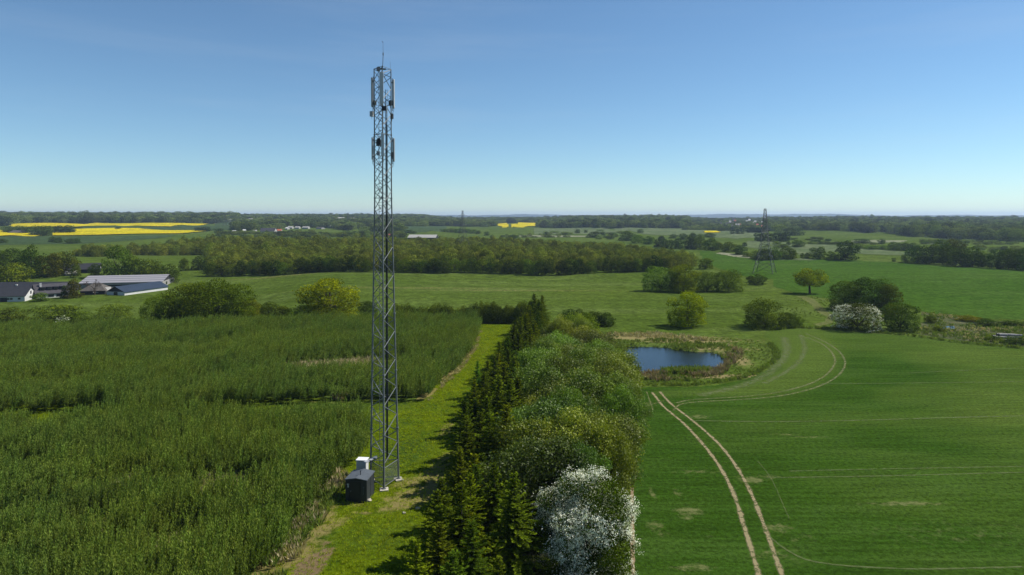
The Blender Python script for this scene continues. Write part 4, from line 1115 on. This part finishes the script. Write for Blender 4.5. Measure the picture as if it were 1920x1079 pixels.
# internal ladder and cable runs
mb = MB(); lx, ly = -.30, .30
def lp(z, o): return (lx * mr(z) / 1.5 + o, ly * mr(z) / 1.5, z)
for o in (-.2, .2): mb.tube(lp(.4, o), lp(TOP - .5, o), .022, None, 6)
z = .6
while z < TOP - .5: mb.tube(lp(z, -.2), lp(z, .2), .02, None, 5); z += .3
z = 3
while z < TOP - 1: mb.tube(lp(z, -.2), mp('L', z), .014, None, 4); mb.tube(lp(z, .2), mp('R', z), .014, None, 4); z += 2.8
part('ladder', mb, galv, mast)
mb = MB()
for i in range(5): 
    o = .46 + i * .03
    mb.tube(lp(2.3, o), lp(TOP - 2 - i * .9, o), .016, None, 5)
part('cable_run', mb, black_rub, mast)
mb = MB()
for o in (.42, .62): mb.tube(lp(1.9, o), lp(TOP - 2, o), .014, None, 4)
z = 2.0
while z < TOP - 2: mb.tube(lp(z, .42), lp(z, .62), .011, None, 4); z += .6
part('cable_ladder', mb, galv_dark, mast)
mb = MB(); mb.tube(mp('F', TOP - 1.2) * np.array([1.0, 1.0, 1]), (mp('F', TOP)[0] + .10, mp('F', TOP)[1], TOP + 1.0), .035, .03, 6)
q = mp('F', TOP); mb.tube((q[0] + .1, q[1], TOP + 1.0), (q[0] + .1, q[1], TOP + 1.25), .055, None, 6); mb.tube((q[0] + .1, q[1], TOP + 1.2), (q[0] + .09, q[1], TOP + 2.25), .018, .012, 5)
mb.tube((q[0] + .1, q[1], TOP + 2.2), (q[0] + .0, q[1], TOP + 2.34), .03, .02, 5)
part('lightning_rod', mb, galv_dark, mast)
mb = MB(); q = mp('R', TOP); mb.tube((q[0] - .06, q[1], TOP - .1), (q[0] - .06, q[1], TOP + .75), .014, .01, 5)
part('whip_antenna', mb, galv_dark, mast)
mb = MB(); mb.tube((-.28, -.35, TOP - .18), (-.28, -.5, TOP - .12), .20, .2, 16); mb.tube((-.28, -.35, TOP - .15), (-.28, 0.0, TOP - .15), .03, None, 6); mb.box((-.1, -.1, TOP - .1), (.9, .5, .05), .3)
part('dish', mb, galv_dark, mast)
def panel(k, zc, h, w, off, mat, tw=0.0, dp=.12):
    a = ANG[k]; u = np.array([math.cos(a), math.sin(a), 0]); base = mp(k, zc)
    c = base + u * off; s = np.array([-u[1], u[0], 0]); c = c + s * tw
    mb = MB(); mb.box(c, (dp, w, h), a); mb.box(c + np.array([0, 0, -h / 2 - .03]), (dp * .8, w * .85, .06), a)
    o = part('panel_antenna', mb, mat, mast, .02)
    bb = MB(); pipe = base + u * (off * .5) + s * tw
    bb.tube(pipe + np.array([0, 0, -h / 2 - .3]), pipe + np.array([0, 0, h / 2 + .1]), .03, None, 6)
    for dz in (-h * .38, h * .38):
        bb.tube(base + np.array([0, 0, dz]), c + np.array([0, 0, dz]), .025, None, 5); bb.box(pipe + np.array([0, 0, dz]), (.12, .12, .1), a)
    part('antenna_bracket', bb, galv_dark, mast)
    cc = MB()
    for j in (-1, 1):
        b0 = c + s * j * w * .25 + np.array([0, 0, -h / 2 - .05])
        cc.path([tuple(b0), tuple(b0 + np.array([0, 0, -.3]) - u * .05), tuple(b0 + np.array([0, 0, -.55]) - u * off * .6), tuple(base + np.array([0, 0, -h / 2 - .5])), tuple(base + np.array([0, 0, -h / 2 - 1.3]))], .012, 4)
    part('jumper_cable', cc, black_rub, mast)
def radio(k, zc, off, dims, mat, tw=0.0):
    a = ANG[k]; u = np.array([math.cos(a), math.sin(a), 0]); c = mp(k, zc) + u * off + np.array([-u[1], u[0], 0]) * tw
    mb = MB(); mb.box(c, dims, a)
    for i in range(5): mb.box(c + u * (dims[0] / 2 + .012) + np.array([-u[1], u[0], 0]) * ((i - 2) * dims[1] / 5.5), (.024, .015, dims[2] * .86), a)
    mb.tube(c + np.array([0, 0, -dims[2] / 2]), c + np.array([0, 0, -dims[2] / 2 - .25]), .02, None, 5)
    mb.tube(c, mp(k, zc), .025, None, 5)
    part('radio_unit', mb, mat, mast, .012)
panel('L', 37.9, 2.75, .30, .22, ant_grey); panel('F', 38.0, 2.95, .36, .30, ant_grey, -.06, .16); panel('R', 37.8, 2.75, .28, .28, ant_white)
panel('L', 32.5, 2.1, .16, .24, ant_grey); panel('F', 32.7, 2.1, .28, .30, ant_grey, .02, .14); panel('R', 32.4, 2.2, .30, .26, ant_grey)
radio('L', 36.9, .12, (.2, .36, .45), radio_dark, -.26); radio('L', 35.8, .28, (.26, .36, .5), radio_grey)
radio('R', 36.9, .02, (.2, .38, .5), radio_dark, .18); radio('F', 36.1, .22, (.26, .42, .42), radio_dark, .16); radio('F', 36.08, .24, (.2, .06, .44), ant_white, .42)
radio('R', 35.6, .08, (.2, .28, .5), radio_dark, .0); radio('L', 33.0, -.32, (.3, .42, .55), radio_dark, -.24); radio('F', 33.0, -.1, (.3, .3, .6), radio_dark, -.34)
radio('F', 31.9, .0, (.25, .3, .4), radio_grey, -.4); radio('R', 31.9, .14, (.2, .3, .5), radio_dark, .05)

# equipment shelter
anth = simple_mat('anthracite_cladding', (.030, .037, .043), .5, .35, 0, .10, 1.2, .04)
anth2 = simple_mat('anthracite_trim', (.018, .022, .026), .5, .35, 0, .10, 2, .04)
roofm = simple_mat('shelter_roof_felt', (.085, .10, .115), .75, .25, 0, .15, 3, .2)
sx, sy = G(670, 942); sh = empty('equipment_shelter', (sx, sy + 1.05, 0), R(-7), 'small dark grey equipment hut with a pitched roof at the mast foot', 'equipment hut')
W2, D2, H2 = .98, 1.08, 1.98
mb = MB(); mb.box((0, 0, H2 / 2 + .06), (2 * W2, 2 * D2, H2 - .06)); part('wall', mb, anth, sh, .01)
mb = MB(); mb.box((0, 0, .03), (2 * W2 + .04, 2 * D2 + .04, .10)); part('plinth', mb, anth2, sh, .01)
mb = MB(); o = .07; zz = H2 + .03
v = [(-W2 - o, -D2 - o, zz), (0, -D2 - o, zz + .16), (W2 + o, -D2 - o, zz), (-W2 - o, D2 + o, zz + .02), (0, D2 + o, zz + .18), (W2 + o, D2 + o, zz + .02)]
v2 = [(a, b, c + .07) for a, b, c in v]
mb.add(v + v2, [(0, 3, 4, 1), (1, 4, 5, 2), (6, 7, 10, 9), (7, 8, 11, 10), (0, 1, 7, 6), (1, 2, 8, 7), (3, 9, 10, 4), (4, 10, 11, 5), (0, 6, 9, 3), (2, 5, 11, 8)])
part('roof', mb, roofm, sh)
mb = MB()
mb.add([(-W2, -D2, H2), (W2, -D2, H2), (0, -D2, H2 + .17), (-W2, -D2 + .05, H2), (W2, -D2 + .05, H2), (0, -D2 + .05, H2 + .17)], [(0, 1, 2), (3, 5, 4)]); part('gable', mb, anth, sh)
mb = MB(); mb.box((-.12, -D2 - .018, .98), (.96, .036, 1.74)); dr = part('door', mb, anth2, sh, .006)
mb = MB(); mb.box((-.50, -D2 - .055, 1.0), (.04, .05, .14)); mb.tube((-.5, -D2 - .07, 1.05), (-.38, -D2 - .07, 1.05), .014); part('handle', mb, galv, dr)
mb = MB()
for a, b, w_, h_ in ((-.64, .98, .05, 1.86), (.40, .98, .05, 1.86), (-.12, 1.88, 1.09, .05)): mb.box((a, -D2 - .02, b), (w_, .04, h_))
part('door_frame', mb, anth2, sh)
mb = MB(); mb.box((-.72, -D2 - .012, 1.62), (.26, .02, .10)); mb.box((-.72, -D2 - .012, 1.43), (.16, .02, .2)); part('warning_plate', mb, ant_grey, sh)
mb = MB(); mb.tube((.70, -D2 - .05, .75), (.70, -D2 - .05, 1.38), .03, None, 6); mb.box((.70, -D2 - .03, 1.4), (.12, .06, .1)); part('conduit', mb, galv_dark, sh)
mb = MB(); mb.tube((.15, -.3, H2 + .2), (.15, -.3, H2 + .62), .035, None, 8); mb.box((.15, -.3, H2 + .62), (.1, .1, .06)); part('roof_vent', mb, anth2, sh)
mb = MB()
for s in (-1, 1):
    mb.box((s * (W2 + .012), 0, 1.0), (.02, .03, 1.9)); mb.box((s * (W2 + .012), -D2 + .05, 1.0), (.02, .05, 1.9)); mb.box((s * (W2 + .012), D2 - .05, 1.0), (.02, .05, 1.9))
part('corner_trim', mb, anth2, sh)
# pale cabinet behind
cx_, cy_ = -14.75, 66.7
cb = empty('utility_cabinet', (cx_, cy_, 0), R(-6), 'pale grey metal cabinet with white top behind the dark hut', 'cabinet')
cabm = simple_mat('cabinet_paint', (.62, .63, .64), .45, .4, 0, .05, 2, .02)
mb = MB(); mb.box((0, 0, 1.05), (.98, .80, 1.9)); body = part('body', mb, cabm, cb, .01)
mb = MB(); mb.box((0, 0, 2.03), (1.08, .92, .07)); part('lid', mb, simple_mat('cabinet_top', (.8, .8, .8), .4, .4, 0, .03), cb, .01)
mb = MB(); mb.box((0, 0, .05), (1.1, .9, .12)); part('plinth', mb, concrete, cb)
mb = MB()
for s in (-.235, .235): mb.box((s, -.408, 1.05), (.44, .016, 1.78))
dd = part('door', mb, cabm, cb, .004)
mb = MB(); mb.box((.04, -.43, 1.1), (.03, .03, .16)); part('handle', mb, galv_dark, dd)
# cable bridge
br = MB(); p0 = np.array([-14.1, 64.6, 2.38]); p1 = np.array([MC[0] + mp('L', 2)[0] + .5, MC[1] + .55, 2.45])
tr_ = empty('cable_bridge', (float(p0[0]), float(p0[1]), 0), 0, 'short grey cable bridge linking the dark hut to the mast', 'cable tray')
d_ = p1 - p0; d_ = np.array([d_[0], d_[1], 0]); L_ = np.linalg.norm(d_); an = math.atan2(d_[1], d_[0]); mid = (p0 + p1) / 2
br.box((mid[0] - p0[0], mid[1] - p0[1], 2.42), (L_, .34, .10), an); br.box((mid[0] - p0[0] + .2, mid[1] - p0[1] + .1, 2.49), (L_ * .5, .26, .06), an)
part('tray', br, radio_grey, tr_)
br = MB(); br.box((mid[0] - p0[0] + .45, mid[1] - p0[1] + .3, 2.56), (.5, .25, .14), an + .4); part('junction_box', br, radio_grey, tr_)
br = MB(); br.tube((.6, .1, 0), (.6, .1, 2.36), .045, None, 8); part('post', br, galv_dark, tr_)
def stone(px, py, s, label):
    g = np.random.default_rng(int(px)); x, y = G(px, py); import bmesh
    bm = bmesh.new(); bmesh.ops.create_icosphere(bm, subdivisions=3, radius=1)
    for v in bm.verts:
        c = v.co; n = 1 + .12 * math.sin(c.x * 4 + px) + .1 * math.sin(c.y * 5 + 1) + .08 * math.sin(c.z * 6 + c.x * 3)
        v.co = c * n; v.co.x *= s; v.co.y *= s * .75; v.co.z *= s * .6
    me = bpy.data.meshes.new('stone'); bm.to_mesh(me); bm.free(); me.materials.append(stone_m)
    for p in me.polygons: p.use_smooth = True
    o = link('stone', me, None, (x, y, s * .3)); tag(o, label, 'stone')
stone_m = simple_mat('pale_stone', (.46, .42, .34), .9, .15, 0, .25, 4, .5)
stone(691, 940, .26, 'pale stone at the right front corner of the dark hut')
stone(757, 963, .16, 'small pale stone lying in the grass right of the hut')
stone(783, 955, .22, 'pale stone at the edge of the spruce shadow')

# ------------------------------------------------------------------ pylons
pyl_m = simple_mat('pylon_steel', (.07, .085, .08), .6, .3, .3, .2, 1, .05)
def pylon_tree(H=30.0, B=8.8):
    e = empty('power_pylon', (0, 0, 0))
    def hw(z):
        t = z / H
        return np.interp(t, [0, .45, .86, 1.0], [B / 2, 1.75, .72, .42])
    def cr(i, z): s = [(-1, -1), (1, -1), (1, 1), (-1, 1)][i % 4]; return np.array([s[0] * hw(z), s[1] * hw(z), z])
    for i in range(4):
        mb = MB(); mb.path([tuple(cr(i, z)) for z in (0, .45 * H, .86 * H, H)], [.12, .10, .07, .06], 5); part('leg', mb, pyl_m, e)
    mb = MB()
    lv = [0, .15, .27, .37, .45, .51, .57, .63, .68, .73, .78, .82, .86, .90, .95, 1.0]
    for a, b in zip(lv[:-1], lv[1:]):
        for i in range(4):
            mb.tube(cr(i, a * H), cr(i + 1, b * H), .045, None, 4); mb.tube(cr(i + 1, a * H), cr(i, b * H), .045, None, 4)
            if b < .3 or b > .44: mb.tube(cr(i, b * H), cr(i + 1, b * H), .05, None, 4)
    for i in range(4):   # secondary bracing of the spread feet
        m = (cr(i, .15 * H) + cr(i + 1, .15 * H)) / 2
        mb.tube(cr(i, .07 * H), m, .045, None, 4); mb.tube(cr(i + 1, .07 * H), m, .045, None, 4)
    part('bracing', mb, pyl_m, e)
    for zf, w in ((.63, 6.6), (.86, 4.6)):
        mb = MB(); z = zf * H
        for s in (-1, 1):
            tip = np.array([s * w, 0, z + .15])
            for sy_ in (-1, 1):
                mb.tube((s * hw(z), sy_ * hw(z), z), tip, .06, .04, 4); mb.tube((s * hw(z + 1.4), sy_ * hw(z + 1.4), z + 1.4), tip, .05, .035, 4)
            for t in (.3, .6): 
                a_ = np.array([s * (hw(z) + (w - hw(z)) * t), hw(z) * (1 - t), z]); b_ = a_ * np.array([1, -1, 1]); mb.tube(a_, b_, .035, None, 4)
                mb.tube(a_, (a_[0], 0, z + 1.4 * (1 - t)), .03, None, 4)
        part('cross_arm', mb, pyl_m, e)
        for s in (-1, -.55, .55, 1):
            if zf < .7 or abs(s) == 1:
                ins = MB(); ins.tube((s * w, 0, z + .1), (s * w, 0, z - 1.5), .05, None, 5)
                for j in range(6): ins.tube((s * w, 0, z - .3 - j * .2), (s * w, 0, z - .36 - j * .2), .13, None, 7)
                part('insulator', ins, pyl_m, e)
    mb = MB()
    for s in (-1, 1): mb.tube((s * hw(H), 0, H), (s * .9, 0, H + .1), .06, .04, 4)
    mb.box((0, 0, H + .02), (.9, .8, .1)); part('top_frame', mb, pyl_m, e)
    return e
p1_ = pylon_tree()
def place_pylon(e, px, py, top, rz, label):
    x, y = G(px, py); z0 = tz(x, y); H = zpix(x, y, top) - z0; s = H / 30.1
    e.location = (x, y, z0 - .1); e.scale = (s, s, s); e.rotation_euler = (0, 0, rz); tag(e, label, 'pylon', 'power pylons')
p2_ = copy_tree(p1_); p3_ = copy_tree(p1_); p4_ = copy_tree(p1_)
place_pylon(p1_, 1433, 512.5, 391, R(58), 'large lattice power pylon standing in the green field at right')
place_pylon(p2_, 867, 470, 395, R(40), 'dark power pylon rising out of the long wood right of the mast')
place_pylon(p3_, 421.5, 424, 397, R(30), 'faint thin power pylon on the left horizon')
place_pylon(p4_, 652, 424, 399, R(30), 'faint power pylon on the horizon just left of the mast')

# ------------------------------------------------------------------ buildings
white_w = simple_mat('white_render', (.60, .59, .56), .8, .2, 0, .06, .6, .1)
grey_w = simple_mat('grey_render', (.30, .29, .27), .85, .2, 0, .12, .6, .1)
dark_w = simple_mat('dark_boarding', (.035, .036, .04), .8, .2, 0, .3, 1.5, .2)
slate = simple_mat('slate_roof', (.028, .029, .034), .65, .3, 0, .22, 1.2, .3)
slate2 = simple_mat('fibre_cement_roof', (.06, .056, .062), .75, .25, 0, .22, 1.2, .3)
brown_r = simple_mat('brown_grey_roof', (.10, .09, .078), .85, .2, 0, .22, .8, .3)
blue_r = simple_mat('blue_steel_roof', (.024, .038, .062), .5, .35, .0, .10, .5, .05)
red_r = simple_mat('red_tile_roof', (.40, .12, .06), .8, .2, 0, .2, 1, .3)
pale_r = simple_mat('pale_sheet_roof', (.38, .365, .33), .6, .3, 0, .1, .5, .1)
glass = simple_mat('dark_window', (.02, .025, .03), .15, .6, 0, .1, 1, 0)
render_w = simple_mat('weathered_render', (.40, .39, .37), .85, .2, 0, .1, .6, .1)
def stripe_mat():
    m, nt, out = new_mat('striped_barn_roof')
    a = attr(nt, 'across')
    s = mathn(nt, 'FRACT', mathn(nt, 'MULTIPLY_ADD', a, 4.0, .12))
    k = ramp(nt, s, .56, .62)
    c = mixc(nt, k, mixc(nt, noise(nt, .8, 4), (.12, .115, .125), (.19, .18, .195)), (.30, .29, .295))
    principled(nt, out, c, .55, .4)
    return m
def house(name, pA, pB, width, eave, ridge, wallm, roofm_, label, cat='farm building', wins=(), gable_wall=None, over=.35, chim=None, dorm=0, doorm=None, hip=0.0, stripes=False, gwin=None, ratio=.5):
    """pA, pB: near long wall's ground corners; eave and ridge are picture rows"""
    A = np.array(pA); B = np.array(pB); L = np.linalg.norm(B - A); d = (B - A) / L; n = np.array([-d[1], d[0]])
    if n @ A < 0: n = -n
    z0 = min(tz(*A), tz(*B)) - .1; mid = (A + B) / 2; rm = mid + n * width * ratio
    he = eave if eave < 30 else zpix(mid[0], mid[1], eave) - z0
    hr = ridge if ridge < 30 else zpix(rm[0], rm[1], ridge) - z0
    hr = max(hr, he + .3)
    rz = math.atan2(d[1], d[0]); flip = 1 if (np.array([-math.sin(rz), math.cos(rz)]) @ n) > 0 else -1
    e = empty(name, (A[0], A[1], z0), rz, label, cat)
    Y = lambda y: y * flip
    mb = MB(); v = [(0, 0, 0), (L, 0, 0), (L, Y(width), 0), (0, Y(width), 0), (0, 0, he), (L, 0, he), (L, Y(width), he), (0, Y(width), he)]
    mb.add(v, [(0, 1, 5, 4), (1, 2, 6, 5), (2, 3, 7, 6), (3, 0, 4, 7)]); part('wall', mb, wallm, e)
    rw = width * ratio
    if not hip:
        for x in (0, L):
            g_ = MB(); g_.add([(x, 0, he), (x, Y(width), he), (x, Y(rw), hr)], [(0, 1, 2)]); part('gable', g_, gable_wall or wallm, e)
    o = over; s1 = (hr - he) / rw; s2 = (hr - he) / (width - rw); h0 = hip if hip else -o; t = .12
    P = [(-o, Y(-o), he - s1 * o), (L + o, Y(-o), he - s1 * o), (L - h0, Y(rw), hr), (h0, Y(rw), hr), (-o, Y(width + o), he - s2 * o), (L + o, Y(width + o), he - s2 * o)]
    Q = [(a, b, c + t) for a, b, c in P]
    rb = MB(); rb.add(Q, [(0, 1, 2, 3), (3, 2, 5, 4)]); rb.add(P, [(0, 3, 2, 1), (3, 4, 5, 2)])
    for a, b in ((0, 1), (4, 5)): rb.add([P[a], P[b], Q[b], Q[a]], [(0, 1, 2, 3)])
    for a, b in ((1, 2), (2, 5), (0, 3), (3, 4)): rb.add([P[a], P[b], Q[b], Q[a]], [(0, 1, 2, 3)])
    if hip: rb.add(Q, [(1, 5, 2), (0, 3, 4)])
    ro = part('roof', rb, roofm_, e)
    if stripes:
        at = ro.data.attributes.new('across', 'FLOAT', 'POINT')
        for i, vv in enumerate(ro.data.vertices): at.data[i].value = abs(vv.co.y) / rw if abs(vv.co.y) <= rw + .01 else 0
    for (u, w_, zc, h_) in wins:
        wb = MB(); wb.box((u * L, Y(-.03), zc), (w_, .08, h_)); part('window', wb, glass, e)
    if doorm:
        for (u, w_, h_) in doorm:
            wb = MB(); wb.box((u * L, Y(-.04), h_ / 2), (w_, .09, h_)); part('door', wb, dark_w, e)
    if gwin:
        for (end, yy, zc, w_, h_) in gwin:
            wb = MB(); wb.box((L + .03 if end else -.03, Y(yy * width), zc), (.08, w_, h_)); part('window', wb, glass, e)
    if chim:
        for (u, v_, h_) in chim:
            zc = he + (hr - he) * (1 - abs(v_ - rw) / rw)
            cb_ = MB(); cb_.box((u * L, Y(v_), zc + h_ / 2 - .3), (.6, .6, h_ + .6)); cb_.box((u * L, Y(v_), zc + h_ + .03), (.72, .72, .12)); part('chimney', cb_, white_w, ro)
    for i in range(dorm):
        u = L * (.22 + .6 * i / max(1, dorm - 1)); v_ = rw * .42; zc = he + (hr - he) * .42
        db = MB(); db.box((u, Y(v_), zc + .35), (1.3, 1.6, .9)); k_ = part('dormer', db, dark_w, ro)
        wb = MB(); wb.box((u, Y(v_ - .83), zc + .35), (.8, .06, .6)); part('window', wb, glass, k_)
        tb = MB(); tb.box((u, Y(v_), zc + .86), (1.6, 1.9, .12)); part('dormer_roof', tb, slate, k_)
    return e
house('farmhouse', G(-60, 569), G(46, 565.5), 10.5, 556.5, 540, white_w, slate, 'white gabled farmhouse with dark slate roof at the left edge', 'house', wins=[(.70, .8, 1.2, .6), (.76, .8, 1.2, .6), (.9, .8, 1.2, .6)],
      doorm=[(.62, 2.2, 1.7)], gwin=[(1, .5, 2.9, 1.1, 1.1)])
house('farmhouse_wing', G(67, 561), G(129, 556.5), 8.5, 549.5, 532.5, white_w, slate2, 'farmhouse wing with white walls and a row of four dark dormers', 'house', wins=[(.2, 1.6, 1.0, .9), (.45, 1.8, 1.0, .9), (.7, 1.8, 1.0, .9)], chim=[(.18, 3.0, 1.3)], dorm=4)
house('farm_barn', G(-20, 549), G(128, 549), 9.0, 541, 529.5, dark_w, slate, 'long dark barn roof behind the white farmhouse', 'barn', chim=[(.3, 2.0, .4)])
house('striped_barn', G(148, 542), G(303, 539.5), 24.0, 530.5, 516.5, grey_w, stripe_mat(), 'big cattle barn with light and grey striped roof', 'barn', stripes=True, gable_wall=dark_w, gwin=[(1, .35, 1.3, 2.4, 1.2)], ratio=.5,
      wins=[(.2, 7, 1.4, .5), (.45, 9, 1.4, .5), (.75, 9, 1.4, .5)])
house('hip_roofed_shed', G(150, 553.5), G(196, 552.5), 9.0, 545.5, 531.5, dark_w, brown_r, 'low farm building with brown grey hipped roof', 'shed', hip=3.0)
house('lean_to', G(176, 553), G(206, 551.5), 5.0, 547.5, 539.5, grey_w, pale_r, 'pale roofed lean to between hipped shed and blue barn', 'shed')
# blue barn: the gable faces the viewer
gA = np.array(G(188, 555)); gB = np.array(G(233, 554.5)); 
bA = np.array(G(233, 554.5)); bB = np.array(G(314, 543.5)); 
house('blue_barn', tuple(bA), tuple(bB), float(np.linalg.norm(gB - gA)) * .95, 548.5 if False else 1.5, 3.4, white_w, blue_r, 'low long barn with dark blue steel roof', 'barn', gable_wall=dark_w, gwin=[(0, .5, .7, 1.8, 1.4)])
house('black_roofed_barn', G(118, 514), G(186, 512), 9.0, 505.5, 494.5, dark_w, slate, 'black roofed barn with white gable behind the farm trees', 'barn', gable_wall=white_w, gwin=[(1, .5, 3.3, 1.4, 1.4)])
house('grey_shed', G(122, 518), G(141, 517.5), 5.0, 513.5, 508.5, grey_w, pale_r, 'little pale grey shed under the brown farm trees', 'shed')
house('far_farm', G(14, 438.5), G(53, 438.5), 16, 436.5, 432.5, grey_w, brown_r, 'long grey farm roof amid the yellow rapeseed', 'farm building')
house('long_hall', G(764, 449), G(816, 449), 18, 446, 440.5, dark_w, pale_r, 'long pale roofed hall beyond the wood just right of the mast', 'hall', wins=[])
V_ = [(487, 437.5, 514, 11, 433.5, 428, slate2, 'white gabled village house with long grey roof'), (516, 437, 527, 9, 433, 430, red_r, 'village house with orange red roof beside the grey one'),
      (495, 427, 507, 10, 425.5, 423, pale_r, 'pale roofed village shed above the grey roofed house'), (434, 437, 440, 8, 435, 432.5, white_w, 'small white house at the left end of the village'),
      (454, 436, 459, 8, 433.5, 430.5, white_w, 'small white gable among the village trees'), (474, 435.5, 480, 8, 433.5, 431.5, pale_r, 'little pale roof left of the grey roofed house'),
      (534, 431, 538, 8, 428.5, 426.5, white_w, 'small bright white house right of the red roof'), (538.5, 429.5, 547, 9, 427, 424.5, pale_r, 'largest bright pale roof of the upper village row'),
      (552, 429.5, 560, 8, 427, 425, pale_r, 'pale roof next along the upper village row'), (566, 429.5, 577, 8, 427, 425, pale_r, 'long pale roof in the middle of the upper village row'),
      (592, 430, 602, 8, 428, 426, brown_r, 'dull roof at the right end of the upper village row'), (621, 429, 624, 7, 426, 423.5, white_w, 'tiny white gable toward the mast from the village row'),
      (727, 444, 741, 9, 441, 438.5, red_r, 'red roofed house peeping over the wood behind the mast')]
for (x0, yb, x1, w_, ev, rg, rm_, lab) in V_:
    house('village_house', G(x0, yb), G(x1, yb), w_, ev, rg, render_w, rm_, lab, 'house')
for (x0, x1, yb, w_, hh, lab, xtra) in [(408, 447, 413, 30, 9, 'long pale industrial hall on the left horizon wood', 0), (460, 480, 413.5, 30, 8, 'second pale industrial hall on the left horizon wood', 0),
                          (633, 645, 411, 30, 10, 'white works building on the horizon left of the mast', 0), (652, 665, 412, 30, 10, 'second white works building nearer the mast', 0),
                          (1245, 1266, 414, 30, 11, 'bright white works hall in the far wood right of centre', 0), (1228, 1240, 414, 20, 9, 'smaller pale hall left of the bright white one', 0)]:
    D = 1750; a = azD(x0, D); b = azD(x1, D); z0 = tz(*a); want = zpix(a[0], a[1], yb - 3.2) - z0
    house('industrial_hall', a, b, w_, max(want - 2.5, 3), max(want, 5), white_w, pale_r, lab, 'hall')
g = np.random.default_rng(15)
for i in range(34):
    px = g.uniform(1340, 1466); py = g.uniform(417, 428) if i < 26 else g.uniform(412, 417)
    D = float(np.interp(py, [410, 428], [1900, 1150])); a = azD(px, D); b = azD(px + g.uniform(2, 5), D); z0 = tz(*a)
    top = max(zpix(a[0], a[1], py - 2.5) - z0, 7)
    e = house('town_house', a, b, 9, top - 3.5, top, white_w, [pale_r, red_r, brown_r, slate2, white_w][g.integers(0, 5)], 'small house half hidden in the far town behind the pylon', 'house'); e['group'] = 'houses of the far town'

# bare tree by the farm
def bare_tree(px, py, h):
    g = np.random.default_rng(3); x, y = G(px, py); e = empty('bare_tree', (x, y, tz(x, y)), 0, 'leafless spreading tree in front of the striped barn', 'tree')
    mb = MB()
    def grow(p, d, L, r, n):
        q = p + d * L; mb.tube(p, q, r, r * .7, 5)
        if n == 0: return
        for _ in range(3 if n > 2 else 4):
            nd = d + g.normal(0, .48, 3) + np.array([0, 0, .08]); nd /= np.linalg.norm(nd); grow(q, nd, L * g.uniform(.6, .85), r * .58, n - 1)
    grow(np.array([0, 0, 0.]), np.array([0, 0, 1.]), h * .26, h * .035, 5)
    part('trunk', mb, bark, e); return e
bare_tree(177, 553.5, 8.0)

# log pile
g = np.random.default_rng(8)
lx0, ly0 = G(1893, 640)
logm = simple_mat('weathered_log', (.33, .31, .29), .9, .15, 0, .45, 3, .6); logd = simple_mat('log_end', (.07, .06, .055), .9, .1, 0, .4, 5, .4)
lay = [(0, .25, 5.2), (.55, .25, 4.6), (1.1, .25, 5.0), (1.65, .25, 4.4), (.28, .72, 5.0), (.83, .72, 4.2), (1.38, .72, 4.8), (.55, 1.18, 4.4), (1.1, 1.18, 3.6)]
for i, (dy, dz, L) in enumerate(lay):
    o_ = g.uniform(-.5, .5); e = empty('log', (lx0 + o_, ly0 + dy, dz), R(-4 + g.normal(0, 3)), 'weathered grey log lying in the pile at the right edge', 'log', 'logs of the pile')
    mb = MB(); pts = [(-L / 2, 0, 0), (-L / 4, g.normal(0, .03), g.normal(0, .02)), (0, 0, g.normal(0, .03)), (L / 4, g.normal(0, .03), 0), (L / 2, 0, 0)]; mb.path(pts, [.26, .25, .24, .22, .20], 10); part('stem', mb, logm, e)
    mb = MB(); mb.tube((-L / 2 - .02, 0, 0), (-L / 2 + .01, 0, 0), .255, None, 10); mb.tube((L / 2 - .01, 0, 0), (L / 2 + .02, 0, 0), .195, None, 10); part('cut_end', mb, logd, e)

# ------------------------------------------------------------------ air, light, sky
hz_m, nt, out = new_mat('haze_air'); pv = nt.nodes.new("ShaderNodeVolumePrincipled")
pv.inputs['Color'].default_value = (.58, .74, 1.0, 1); pv.inputs['Density'].default_value = HAZE = 9.0e-5; pv.inputs['Anisotropy'].default_value = .2
nt.links.new(pv.outputs[0], out.inputs['Volume'])
mb = MB(); mb.box((0, 0, 40), (27500, 27500, 100)); hz = link('haze', mb.mesh('haze', hz_m)); tag(hz, 'thin blue air over the land', None, None, 'stuff')

SV = np.array([2.0, .62, 2.35]); SV /= np.linalg.norm(SV)
EL = math.asin(SV[2]); ROT = math.atan2(SV[0], SV[1])
sun_d = bpy.data.lights.new('sun', 'SUN'); sun_d.energy = 5.0; sun_d.angle = R(.5); sun_d.color = (1, .955, .88)
sun = bpy.data.objects.new('sun', sun_d); COL.objects.link(sun)
import mathutils
sun.rotation_euler = mathutils.Vector(SV).to_track_quat('Z', 'Y').to_euler()
w = bpy.data.worlds.new('World'); scene.world = w; w.use_nodes = True; nt = w.node_tree
bg = nt.nodes['Background']; sky = nt.nodes.new('ShaderNodeTexSky'); sky.sky_type = 'NISHITA'; sky.sun_disc = False
sky.sun_elevation = EL; sky.sun_rotation = ROT; sky.altitude = 30; sky.air_density = .85; sky.dust_density = .05; sky.ozone_density = 4.6
g_ = nt.nodes.new('ShaderNodeTexCoord')
cn = noise(nt, 1.6, 5, .6, vec=g_.outputs['Generated'], stretch=(1.0, .6, 9.0), rot=.2)
tint = mixc(nt, 1.0, sky.outputs[0], (.89, 1.02, 1.01), 'MULTIPLY')
cl_ = mixc(nt, mathn(nt, 'MULTIPLY', ramp(nt, cn, .48, .78), .09), tint, (5.6, 6.2, 6.8))
nt.links.new(cl_, bg.inputs['Color']); bg.inputs['Strength'].default_value = .088
scene.view_settings.view_transform = 'Standard'; scene.view_settings.look = 'None'
scene.view_settings.exposure = .42; scene.view_settings.gamma = 1
scene.cycles.max_bounces = 5; scene.cycles.diffuse_bounces = 2; scene.cycles.transmission_bounces = 3; scene.cycles.transparent_max_bounces = 16
scene.cycles.volume_bounces = 0; scene.cycles.use_denoising = True
